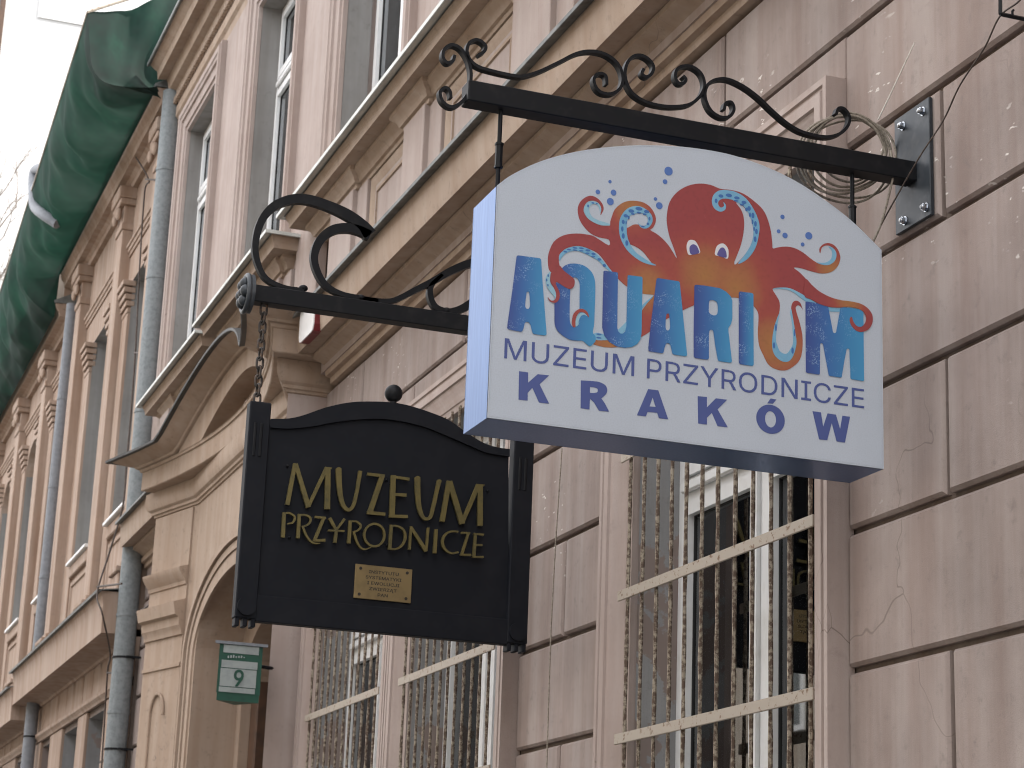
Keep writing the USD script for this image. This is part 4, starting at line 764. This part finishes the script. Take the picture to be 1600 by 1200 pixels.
S4 = [(1129, 173), (1132, 163), (1141, 162), (1144.5, 173), (1138, 183.5), (1125, 185), (1110, 176), (1101.5, 161), (1099.5, 146), (1105, 133), (1118, 126), (1136, 126), (1160, 137), (1183, 154), (1205, 175), (1226, 193), (1247, 206), (1270, 213), (1292, 215.5), (1311, 210), (1323, 197), (1324.5, 183), (1317, 172), (1308, 171), (1304, 180)]
S5 = [(709, 88), (706, 97), (697, 100), (690.5, 91), (693, 79), (704, 72), (717, 77), (728, 92), (733.5, 110), (734, 126), (731, 144), (721, 160), (705, 169), (690.5, 161), (686, 146), (694, 139), (701, 144), (703, 155)]
S6 = [(746, 88), (755, 82), (757, 74), (749, 66), (740, 64.5), (731, 70), (728, 83), (734, 97), (748, 107), (772, 114), (799, 120)]
for sc in (S1, S2, S4, S5, S6): ribbon(b1, 'scroll', sc, [.009]+[SW_]*4+[.009], YB, HB)
cc = thing('cable_coil', 'coil of beige cable hung over the arm beside the wall plate', 'cable')
rr = random.Random(3)
for k, (xa_, xb_, ya_, yb_) in enumerate(((1250, 1384, 180, 303), (1256, 1388, 178, 296), (1263, 1382, 184, 290), (1273, 1379, 183, 283), (1246, 1394, 182, 318), (1259, 1403, 186, 311))):
    P = []; cx, cy, a, b = (xa_+xb_)/2, (ya_+yb_)/2, (xb_-xa_)/2, (yb_-ya_)/2; ph = rr.uniform(-.2, .2)
    for t in np.linspace(0, 2*math.pi, 64):
        P.append(ony(cx+a*math.cos(t)-6*math.sin(t)+3*math.sin(2*t+k), cy+b*math.sin(t)+5*math.cos(t)+2*math.cos(3*t+k), YB+.05+.010*k+.012*math.sin(t*2+k)))
    obj('loop', tube(P, .0039, 7), 'rope_wire', cc, smooth=60)
def wire(name, label, pts, r, mat='thin_wire'):
    return tag(obj(name, tube(spline(pts, 8), r, 6), mat, None, smooth=60), label, 'cable')
wire('cable', 'pale thin cable end sticking up from the coil against the wall', [onx(1372, 187, 2.90), onx(1390, 150, 2.93), onx(1412, 103, 2.965), onx(1429, 67, 2.99)], .0022, 'white_wire')
wire('cable', 'brown wire sagging across the wall from the top right corner behind the white sign', [onx(1612, -25, 2.86), onx(1592, 2, 2.87), onx(1562, 26, 2.88), onx(1538, 75, 2.90), onx(1500, 133, 2.93), onx(1474, 188, 2.95), onx(1440, 240, 2.93), onx(1405, 300, 2.92), onx(1366, 372, 2.90), onx(1330, 450, 2.9), onx(1300, 560, 2.95)], .0026)
wire('cable', 'grey brown cable dropping from the coil to the right top edge of the white sign', [ony(1392, 235, 5.02), ony(1396, 268, 5.02), ony(1390, 300, 5.03), ony(1378, 345, 5.05), ony(1364, 378, 5.08), ony(1340, 420, 5.12)], .0035, 'rope_wire')
# ================================================================ the black MUZEUM board
YM = 7.8
ms = thing('hanging_sign', 'black wooden board with gilt letters and curved top hung on a chain', 'sign')
PB = lambda px: P2(px, YM)
xl, xl2, xr, xr2 = 1.684, 1.768, 2.860, 2.775
zbot, ztop = 2.862, 3.728
arch_u = spline(PB([(424, 654), (450, 653.5), (474, 648.5), (512, 635.5), (550, 628), (588, 627), (625, 630), (662, 640), (700, 655), (725, 672), (755, 691), (780, 699), (797, 701)]), 5)
arch_d = spline(PB([(412, 666), (435, 668.5), (457, 669), (490, 665.5), (525, 659), (575, 654), (617, 656), (662, 666), (700, 681), (737, 697), (762, 707), (797, 713)]), 5)
zi = 2.975
obj('board', face_y(Polygon([(xl2-.01, zi-.02)]+[(p[0], p[1]+.01) for p in arch_d]+[(xr2+.01, zi-.02)]), YM+.040, .022), 'black_panel', ms)
obj('top_rail', face_y(Polygon([tuple(p) for p in arch_u]+[tuple(p) for p in arch_d[::-1]]).buffer(0), YM+.052, .048), 'black_panel', ms)
obj('bottom_rail', bx(xl2-.005, xr2+.005, YM+.003, YM+.05, zbot+.012, zi, .003), 'black_panel', ms)
for (p, q, zt2) in ((xl, xl2, ztop), (xr2, xr, ztop-.01)):
    ps = obj('post', bx(p, q, YM, YM+.06, zbot+.02, zt2, .004), 'black_panel', ms)
    for k in range(3): obj('tooth', bx(p+.003+k*.031, p+.020+k*.031, YM+.004, YM+.056, zbot-.012, zbot+.021, .003), 'black_panel', ps)
    cyl = trimesh.creation.cylinder(.036, .014, sections=32); cyl.apply_transform(trimesh.transformations.rotation_matrix(math.pi/2, (1, 0, 0))); cyl.apply_translation(((p+q)/2, YM-.005, zbot+.065))
    obj('boss', cyl, 'black_panel', ps, smooth=40)
    for k in range(2): obj('flute', bx((p+q)/2-.022+k*.024, (p+q)/2-.010+k*.024, YM-.005, YM+.001, zt2-.22, zt2-.085, .003), 'black_iron', ps)
q = ony(615, 615, YM+.025)
ball = trimesh.creation.icosphere(3, .036); ball.apply_translation(q)
obj('ball_finial', cat_([ball, tube([(q[0], q[1], q[2]-.06), (q[0], q[1], q[2]-.03)], .014, 12)]), 'black_iron', ms, smooth=60)
# gilt letters standing off the board
YL = YM+.004
def st(*segs):
    g = []
    for org, sc, pts, w in segs:
        C = [(org[0]+a/sc, org[1]+b/sc) for a, b in pts]
        if len(C) > 2:
            S = np.array(spline(C, 8)); W = np.interp(np.linspace(0, 1, len(S)), np.linspace(0, 1, len(np.atleast_1d(w))), np.atleast_1d(w))/sc
            g += [LineString([S[i], S[i+1]]).buffer((W[i]+W[i+1])/4, cap_style=1 if 0 < i < len(S)-2 else 2) for i in range(len(S)-1)]
        else:
            w = np.atleast_1d(w); a, b = np.array(C[0]), np.array(C[1]); t = (b-a)/np.linalg.norm(b-a); n = np.array([-t[1], t[0]]); wa, wb = w[0]/sc/2, w[-1]/sc/2
            g.append(Polygon([a+n*wa, b+n*wb, b-n*wb, a-n*wa]))
    u = unary_union(g).buffer(.12).buffer(-.12)
    f = lambda ring: [tuple(ony(a, b, YM)[[0, 2]]) for a, b in ring.coords]
    return unary_union([Polygon(f(k.exterior), [f(i) for i in k.interiors]).buffer(0) for k in polys(u)]).simplify(.0003)
A, B = ((430, 710), 7.06), ((590, 730), 7.5)
Z_ = lambda *p: [(a, b) for a, b in p]
GL = [('m', [(*A, [(216, 103), (130, 560)], [40, 46]), (*A, [(222, 108), (364, 587)], [44, 52]), (*A, [(362, 578), (566, 148)], [34, 40]), (*A, [(578, 150), (570, 608)], [56, 60]), (*A, [(540, 150), (622, 155)], 14)]),
      ('u', [(*A, [(695, 158), (700, 300), (715, 450), (745, 560), (790, 612), (835, 600), (868, 540), (900, 400), (935, 185)], [62, 58, 50, 44, 38, 36, 36, 36, 40])]),
      ('z', [((0, 0), 1, [(573.5, 741.2), (600.5, 744.2)], 4.6), ((0, 0), 1, [(597, 743), (577, 802.5)], [7.5, 8]), ((0, 0), 1, [(573, 801.3), (601.2, 804)], 5)]),
      ('e', [(*B, [(180, 98), (164, 590)], [58, 62]), (*B, [(152, 112), (368, 145)], [28, 36]), (*B, [(195, 322), (332, 332)], [30, 40]), (*B, [(130, 577), (348, 582)], [30, 38])]),
      ('u', [(*B, [(462, 122), (464, 260), (474, 420), (498, 530), (535, 598), (580, 608), (620, 575), (655, 440), (690, 280), (720, 155)], [66, 60, 54, 46, 38, 36, 38, 40, 42, 50])]),
      ('m', [(*B, [(833, 165), (752, 640)], [54, 56]), (*B, [(838, 168), (988, 668)], [60, 62]), (*B, [(985, 660), (1178, 208)], [42, 50]), (*B, [(1198, 206), (1197, 690)], [58, 60]), (*B, [(1150, 210), (1245, 215)], 18)]),
      ('p', [(*A, [(95, 643), (82, 918)], [36, 40]), (*A, [(95, 653), (150, 650), (200, 680), (212, 715), (185, 757), (128, 770)], [18, 22, 22, 24, 20, 14])]),
      ('r', [(*A, [(262, 660), (248, 928)], [34, 38]), (*A, [(250, 672), (330, 672), (383, 705), (378, 755), (335, 788), (285, 800)], [16, 20, 24, 24, 18, 12]), (*A, [(298, 797), (335, 890), (385, 960), (435, 985), (490, 983)], [24, 24, 20, 16, 8])]),
      ('z', [(*A, [(435, 693), (555, 705)], 24), (*A, [(533, 702), (428, 960)], 34), (*A, [(412, 953), (548, 950)], [24, 32])]),
      ('y', [(*A, [(594, 703), (670, 838)], [36, 30]), (*A, [(762, 714), (668, 842)], [26, 20]), (*A, [(673, 828), (654, 977)], [32, 36]), (*A, [(580, 842), (760, 848)], 18)]),
      ('r', [(*A, [(824, 733), (808, 985)], [34, 36]), (*A, [(810, 743), (885, 743), (935, 778), (932, 818), (890, 850), (850, 856)], [16, 20, 24, 24, 18, 12]), (*A, [(860, 853), (890, 950), (935, 1028), (985, 1050), (1052, 1028)], [24, 24, 20, 16, 8])]),
      ('o', [(*A, [(1090+112*math.cos(t), 893+124*math.sin(t)) for t in np.linspace(0, 2*math.pi, 16)], 24)]),
      ('d', [(*B, [(157, 678), (138, 968)], [34, 36]), (*B, [(140, 688), (235, 696), (305, 750), (318, 840), (275, 925), (205, 962), (132, 958)], [18, 22, 28, 30, 26, 20, 18])]),
      ('n', [(*B, [(388, 695), (368, 968)], [22, 30]), (*B, [(384, 705), (566, 988)], [34, 42]), (*B, [(588, 712), (566, 985)], [28, 24])]),
      ('i', [(*B, [(682, 730), (664, 1012)], [36, 40])]),
      ('c', [(*B, [(936, 762), (880, 754), (812, 772), (765, 830), (757, 905), (790, 970), (858, 1012), (942, 998)], [22, 20, 24, 30, 32, 28, 20, 22])]),
      ('z', [(*B, [(975, 772), (1078, 775)], 22), (*B, [(1060, 770), (980, 1035)], 28), (*B, [(963, 1028), (1090, 1032)], [20, 26])]),
      ('e', [(*B, [(1142, 778), (1124, 1058)], [32, 34]), (*B, [(1118, 783), (1240, 795)], [18, 24]), (*B, [(1130, 912), (1222, 916)], [18, 24]), (*B, [(1108, 1053), (1236, 1055)], [18, 24])])]
for ch, sg in GL: obj('gilt_letter_'+ch, face_y(st(*sg), YL, .012), 'gilt', ms)
for (a, b) in ((449, 728), (762, 767), (604, 750), (452, 840), (604, 852)):
    q = ony(a, b, YM+.012); sp = trimesh.creation.icosphere(1, .006); sp.apply_translation(q); obj('stud', sp, 'black_iron', ms, smooth=60)
p0, p1 = ony(557, 880, YM), ony(643, 942, YM)
pq = obj('brass_plaque', bx(p0[0], p1[0], YM+.010, YM+.018, p1[2], p0[2], .001), 'brass_plate', ms)
cx = (p0[0]+p1[0])/2; hgt = p0[2]-p1[2]
for k, (t, wd) in enumerate((('INSTYTUTU', .50), ('SYSTEMATYKI', .60), ('I EWOLUCJI', .54), ('ZWIERZĄT', .46), ('PAN', .17))):
    w = wd*(p1[0]-p0[0])/2*1.05
    text_on(t, cx-w, cx+w, p0[2]-hgt*(.235+.165*k), hgt*.088, YM+.0102, 'engraved', pq, 'letter', True)
for a in (.09, .91):
    for b in (.12, .88):
        cyl = trimesh.creation.cylinder(.006, .003, sections=12); cyl.apply_transform(trimesh.transformations.rotation_matrix(math.pi/2, (1, 0, 0))); cyl.apply_translation((p0[0]+a*(p1[0]-p0[0]), YM+.0095, p1[2]+b*hgt))
        obj('screw', cyl, 'engraved', pq)
# chains between arm and board
def link(c, L, W, r, tw):
    pts = []
    for t in np.linspace(0, 2*math.pi, 21):
        s = math.sin(t); cz = c[2]+(L/2-W/2)*(1 if s > 0 else -1)*min(1, abs(s)*3)+W/2*s*1.0; xx = W/2*math.cos(t)
        pts.append((c[0]+xx*math.cos(tw), c[1]+xx*math.sin(tw), cz))
    return tube(pts, r, 6)
ZB2 = 4.128
for xc in (1.716, 2.815):
    nl = 11; zt3 = ZB2; dz = (zt3-3.725)/nl
    ch = None
    for k in range(nl):
        m = link((xc, YM+.03, zt3-dz*(k+.5)), dz+.013, .027, .0048, .25 if k % 2 == 0 else 1.75)
        ch = obj('chain', m, 'chain_iron', ms, smooth=60) if ch is None else (obj('link', m, 'chain_iron', ch, smooth=60), ch)[1]
# ================================================================ the black arm of the board
b2 = thing('sign_bracket', 'black iron arm with leaf scroll and round end knob carrying the black museum board', 'bracket')
zt4 = ony(400, 444, YM)[2]; zb4 = ony(400, 470, YM)[2]
obj('beam', bx(1.66, 3.0, YM, YM+.065, zb4, zt4, .003), 'black_iron', b2)
th = np.linspace(0, 2*math.pi, 41)[:-1]
ros = trimesh.creation.cylinder(.078, .022, sections=40); ros.apply_transform(trimesh.transformations.rotation_matrix(math.pi/2, (0, 1, 0))); zc_ = (zt4+zb4)/2; ros.apply_translation((1.652, YM+.032, zc_))
torus = trimesh.creation.torus(.072, .011, major_sections=40, minor_sections=10); torus.apply_transform(trimesh.transformations.rotation_matrix(math.pi/2, (0, 1, 0))); torus.apply_translation((1.640, YM+.032, zc_))
rs = obj('rosette', cat_([ros, torus]), 'steel_plate', b2, smooth=40)
for k in range(7):
    an = k*math.pi/3; rr_ = 0 if k == 6 else .040
    s = trimesh.creation.icosphere(2, .024).apply_scale((.9, 1, 1)); s.apply_translation((1.630, YM+.032+rr_*math.cos(an), zc_+rr_*math.sin(an)))
    obj('knob', s, 'steel_plate', rs, smooth=60)
HB2 = .014; YR = YM+.032
ribbon(b2, 'leaf_scroll', [(577, 368), (564, 352), (541, 336), (509, 321.5), (478, 312.5), (450, 313.5), (424, 326), (406, 350), (398, 384), (402, 412), (415, 436), (442, 450), (474, 455)], [.062, .046, .045, .041, .040, .037, .034, .030, .027, .023, .020, .019, .018], YR, HB2)
ribbon(b2, 'leaf_scroll', [(577, 369), (560, 361), (540, 357), (518, 361), (499, 377), (490, 402), (496, 428), (510, 448), (532, 460), (560, 466), (590, 471)], [.040, .038, .038, .038, .035, .030, .027, .024, .020, .018, .016], YR, HB2)
ribbon(b2, 'leaf_scroll', [(560, 467), (600, 471.5), (620, 468), (648, 454), (676, 440), (704, 424), (735, 412), (770, 408), (800, 418), (826, 440), (850, 470), (872, 500)], [.016, .02, .024, .03, .034, .03, .024, .02], YR, HB2)
ribbon(b2, 'leaf_scroll', [(690, 430), (674, 446), (671, 462), (679, 480), (697, 487.5), (716, 485), (735, 475), (752, 462)], [.012, .02, .024, .024, .024, .03, .036, .02], YR, HB2)
for (a, b) in ((474, 449), (564, 464), (698, 484)):
    q = ony(a, b, YR); s = trimesh.creation.icosphere(2, .017).apply_scale((1.1, 1, .8)); s.apply_translation((q[0], YR, q[2]-.004)); obj('rivet', s, 'black_iron', b2, smooth=60)
obj('wall_plate', bx(2.988, 2.999, YM-.06, YM+.12, zb4-.12, zt4+.22, .002), 'steel_plate', b2)
# ================================================================ white and red box sign behind the arm
xs = 2.72
pa, pb = onx(467, 538, xs), onx(487, 519, xs)
zb_, y0_, y1_ = (pa[2]+pb[2])/2, pb[1]-.03, pa[1]+.02
g = Polygon([(y0_, zb_+.22), (y0_, zb_+.04), (y0_+.02, zb_+.005), (y0_+.06, zb_), (y1_-.06, zb_), (y1_-.02, zb_+.01), (y1_, zb_+.05), (y1_, zb_+.22)])
wr = thing('box_sign', 'small white box sign with dark red sides on the wall behind the black arm', 'sign')
bd = obj('box_body', face_x(g, xs+.006, .045), 'red_enamel', wr); obj('white_face', face_x(g.buffer(-.004), xs, .006), 'white_enamel', wr)
# ================================================================ house number lamp
hl = thing('house_number_lamp', 'green triangular lamp with house number 9 hung beside the arched doorway', 'lamp')
YH = 11.62
xa, xb = ony(341, 1040, YH)[0], ony(409, 1040, YH)[0]; zt5, zb5 = ony(376, 1005, YH)[2], ony(374, 1088, YH)[2]
tri = [(xa, YH), (xb, YH), ((xa+xb)/2+.02, YH+.17)]
def prism(t, z0, z1, g0=1.0):
    c = np.mean(t, axis=0); v = [((p[0]-c[0])*g0+c[0], (p[1]-c[1])*g0+c[1], z) for z in (z0, z1) for p in t]
    return trimesh.convex.convex_hull(np.array(v))
hh = zt5-zb5
obj('lamp_body', prism(tri, zb5+.012, zt5-.012), 'green_enamel', hl)
obj('lamp_roof', prism(tri, zt5-.012, zt5+.004, 1.22), 'pipe_grey', hl)
obj('lamp_base', prism(tri, zb5-.03, zb5+.012, .97), 'green_enamel', hl)
fw_ = xb-xa
for (u0, u1, v0, v1) in ((.09, .91, .80, .95), (.07, .90, .52, .66), (.06, .89, .17, .505), (.05, .88, .06, .155)):
    obj('lamp_pane', bx(xa+fw_*u0, xa+fw_*u1, YH-.003, YH+.002, zb5+hh*v0, zb5+hh*v1), 'milk_glass', hl)
text_on('9', xa+fw_*.37, xa+fw_*.60, zb5+hh*.185, hh*.30, YH-.0035, 'green_enamel', hl, 'house_number', True, .002)
text_on('BASZTOWA', xa+fw_*.16, xa+fw_*.66, zb5+hh*.705, hh*.06, YH-.001, 'milk_glass', hl, 'street_name', True, .002) if False else None
for k in range(7): obj('street_name_stroke', bx(xa+fw_*(.2+.06*k), xa+fw_*(.235+.06*k), YH-.003, YH+.001, zb5+hh*(.70+.004*k), zb5+hh*(.745+.01*(k % 3)), .001), 'milk_glass', hl)
q = onx(418, 1030, 2.86)
obj('lamp_arm', tube([((xa+xb)/2+.05, YH+.1, zb5+hh*.66), (2.80, YH+.18, zb5+hh*.66)], .011, 8), 'black_iron', hl, smooth=60)
# ================================================================ iron frame at the top right corner
fr_ = thing('iron_frame', 'dark iron floodlight frame cut by the top right corner of the picture', 'frame')
A1, A2, A3 = ony(1563, 22, 4.3), ony(1563, -60, 4.3), ony(1650, 40, 4.3)
obj('upright_bar', tube([A1, A2], .006, 4), 'black_iron', fr_); obj('lower_bar', tube([A1, A3], .0065, 4), 'black_iron', fr_)
T1 = ony(1582, 24, 4.3); obj('hook', tube([T1, T1+np.array([0, 0, .012]), T1+np.array([.004, 0, .016])], .0035, 5), 'black_iron', fr_)
obj('wall_arm', tube([A3, (2.99, 4.30, A3[2]-.01)], .0065, 4), 'black_iron', fr_)
# ================================================================ rain pipes
def pipe(label, pts, r, mat, rings, brs):
    p = thing('downpipe', label, 'pipe', None)
    obj('pipe', tube(pts, r, 20), mat, p, smooth=50)
    P = np.array(pts)
    for z in rings:
        i = int(np.argmin(abs(P[:, 2]-z))); x = np.interp(z, P[::-1, 2], P[::-1, 0]) if P[0, 2] > P[-1, 2] else np.interp(z, P[:, 2], P[:, 0]); y = P[i, 1]
        obj('pipe_collar', tube([(x, y, z-.012), (x, y, z+.012)], r+.005, 20), mat, p, smooth=50)
    for z in brs:
        x = np.interp(z, P[::-1, 2], P[::-1, 0]); y = P[int(np.argmin(abs(P[:, 2]-z))), 1]
        obj('pipe_bracket', cat_([tube([(x, y, z-.008), (x, y, z+.008)], r+.006, 20), bx(x, 3.0, y-r-.03, y-r-.01, z-.008, z+.008)]), 'black_iron', p)
    return p
def vert(x, y, zs): return [(x, y, z) for z in zs]
pipe('wide grey zinc downpipe between the museum and the tan house', vert(2.83, 17.62, [9.1, 8, 7, 6, 5.4])+[(2.83, 17.62, 5.2), (2.76, 17.62, 4.9), (2.62, 17.62, 4.65), (2.60, 17.62, 4.3), (2.68, 17.62, 4.1), (2.83, 17.62, 3.95)]+vert(2.83, 17.62, [3.5, 2.5, 1.5, .2]) if False else vert(2.875, 17.50, [9.10, 8, 7, 6, 5, 4, 3, 2, 1, .15]), .088, 'pipe_zinc', (8.35, 7.35, 6.15, 4.4, 3.6), (4.05, 3.3))
pipe('narrow bluish grey downpipe at the joint of the two tan houses', vert(2.86, 22.95, [8.7, 8, 7, 6, 5, 4, 3, 2, 1, .15]), .068, 'pipe_grey', (7.6, 6.6, 5.6, 4.2), (4.3, 3.9))
# swan neck pipe that leaves the net
sn = thing('roof_pipe', 'grey bent gutter pipe sticking out of the green net at the left', 'pipe')
K = lambda a, b, x: onx(a, b, x)
obj('pipe', tube(spline([K(75, 262, 2.30), K(58, 264, 2.26), K(52, 275, 2.24), K(52, 300, 2.23), K(54, 322, 2.23), K(66, 334, 2.27), K(90, 350, 2.42)], 6), .055, 14), 'pipe_grey', sn, smooth=50)
# ================================================================ green safety net under the eaves
def net_pt(u, v):
    """u along the street 0..1, v across: 0 = lower edge at the cornice, 1 = outer upper edge."""
    y = 17.50+u*15.4
    top = np.array([2.06+.031*(y-17.5), 9.72-.010*(y-17.5)]); bot = np.array([2.725, 9.13 if y < 23.3 else 9.13-.46*min(1, (y-23.3)/.02)])
    mid = np.array([top[0]+.06, top[1]-.62])
    p = bot*(1-v)**2+2*mid*v*(1-v)+top*v*v
    fold = .05*math.sin(y*3.1+v*4+1.5*math.sin(y*1.3))+.035*math.sin(y*7.3-v*6)+.02*math.sin(y*13+v*9)
    w = math.sin(math.pi*min(max(v, 0), 1))**.7
    return (p[0]+fold*w*.7, y, p[1]-.10*w*abs(math.sin(y*1.55))+fold*w*.5)
NU, NV = 170, 22
V = [net_pt(i/NU, j/NV) for i in range(NU+1) for j in range(NV+1)]
F = []
for i in range(NU):
    for j in range(NV):
        a = i*(NV+1)+j; F += [(a, a+1, a+NV+2), (a, a+NV+2, a+NV+1)]
gn = thing('safety_net', 'green mesh netting draped along the eaves of the tan houses', 'netting')
obj('net_sheet', TM(V, F), 'green_net', gn, smooth=80)
# near end closed by a hanging flap
V = []; F = []; NF = 22
cTR = np.array([3.15, 17.53, 10.35]); cBR = np.array([3.1, 17.53, 9.0])
for i in range(NF+1):
    for j in range(NF+1):
        u, v = i/NF, j/NF; p = np.array(net_pt(0, v)); q = cBR*(1-v)+cTR*v
        w = math.sin(math.pi*u)
        V.append(p*(1-u)+q*u+np.array([0, w*(.05*math.sin(u*11+v*5)+.03*math.sin(u*23-v*7)+.08), -.08*w]))
for i in range(NF):
    for j in range(NF): a = i*(NF+1)+j; F += [(a, a+1, a+NF+2), (a, a+NF+2, a+NF+1)]
obj('net_flap', TM(V, F), 'green_net', gn, smooth=80)
obj('edge_batten', tube([(net_pt(i/40, 1)[0], net_pt(i/40, 1)[1], net_pt(i/40, 1)[2]) for i in range(41)], .012, 6), 'cream_bar', gn)
obj('edge_batten', tube([net_pt(0, 1), tuple(cTR)], .014, 6), 'cream_bar', gn)
# ================================================================ wires on the houses
wire('cable', 'dark lightning wire running down the tan house beside the wide downpipe', [onx(204, 232, 2.80), onx(232, 280, 2.84), onx(226, 300, 2.85), onx(218, 420, 2.86), onx(212, 540, 2.86), onx(205, 640, 2.84), onx(198, 720, 2.82), onx(192, 790, 2.80), onx(172, 860, 2.72), onx(152, 926, 2.60), onx(160, 960, 2.62), onx(172, 1020, 2.78), onx(168, 1050, 2.86), onx(163, 1130, 2.9), onx(158, 1210, 2.9)], .008)
for (a, b, c, d, x) in ((228, 280, 244, 281, 2.84), (210, 551, 222, 552, 2.86), (152, 917, 190, 912, 2.62), (167, 1051, 182, 1052, 2.86)):
    wire('wire_clip', {280: 'topmost clip of the lightning wire beside the wide downpipe', 551: 'second highest clip of the lightning wire beside the wide downpipe', 917: 'clip of the lightning wire on the string course of the tan house', 1051: 'lowest clip of the lightning wire beside the wide downpipe'}[b], [onx(a, b, x), onx((a+c)/2, (b+d)/2, x), onx(c, d, x)], .009)
wire('cable', 'thin beige wire hanging down the wall between the first and second barred window', [onx(878, 700, 2.985), onx(874, 760, 2.985), onx(872, 790, 2.985), onx(868, 850, 2.985), onx(862, 960, 2.985), onx(860, 1010, 2.985), onx(857, 1100, 2.985), onx(854, 1210, 2.985)], .0028, 'rope_wire')
wire('cable', 'loose black wire on the ledge of the portal pilaster', [onx(213, 958, 2.84), onx(232, 946, 2.82), onx(255, 923, 2.82)], .008)
# ================================================================ bare tree at the left edge
tr = thing('bare_tree', 'bare winter tree whose twigs show in front of the white house', 'tree')
r5 = random.Random(11)
YT = 38.0
def twig(p, d, L, r, depth, out):
    pts = [p]; q = np.array(p, float); dd = np.array(d, float)
    for k in range(6):
        dd += np.array([r5.uniform(-.16, .16), r5.uniform(-.1, .1), r5.uniform(-.12, .14)]); dd /= np.linalg.norm(dd); q = q+dd*L/6; pts.append(q.copy())
        if depth > 0 and k > 0 and r5.random() < .75:
            s = dd+np.array([r5.uniform(-.9, .9), r5.uniform(-.4, .4), r5.uniform(-.5, .8)]); twig(q, s/np.linalg.norm(s), L*r5.uniform(.4, .65), r*.55, depth-1, out)
    out.append(tube(pts, np.linspace(r, r*.4, 7), 5))
tb = ony(-60, 900, YT); base = (tb[0]-.3, YT, 0.0); crown = []
tp = ony(-45, 420, YT)
obj('trunk', tube([base, (base[0]+.05, YT, 4), (base[0]-.03, YT, 8), tuple(tp)], [.17, .14, .11, .07], 10), 'bark', tr, smooth=60)
for (a, b, c, d) in ((-45, 430, 30, 325), (-45, 450, 20, 380), (-40, 480, 12, 430), (-48, 420, 4, 300), (-45, 425, -40, 300)):
    p, q = ony(a, b, YT), ony(c, d, YT); twig(p, (q-p)/np.linalg.norm(q-p), np.linalg.norm(q-p), .026, 3, crown)
obj('crown', cat_(crown), 'bark', tr)
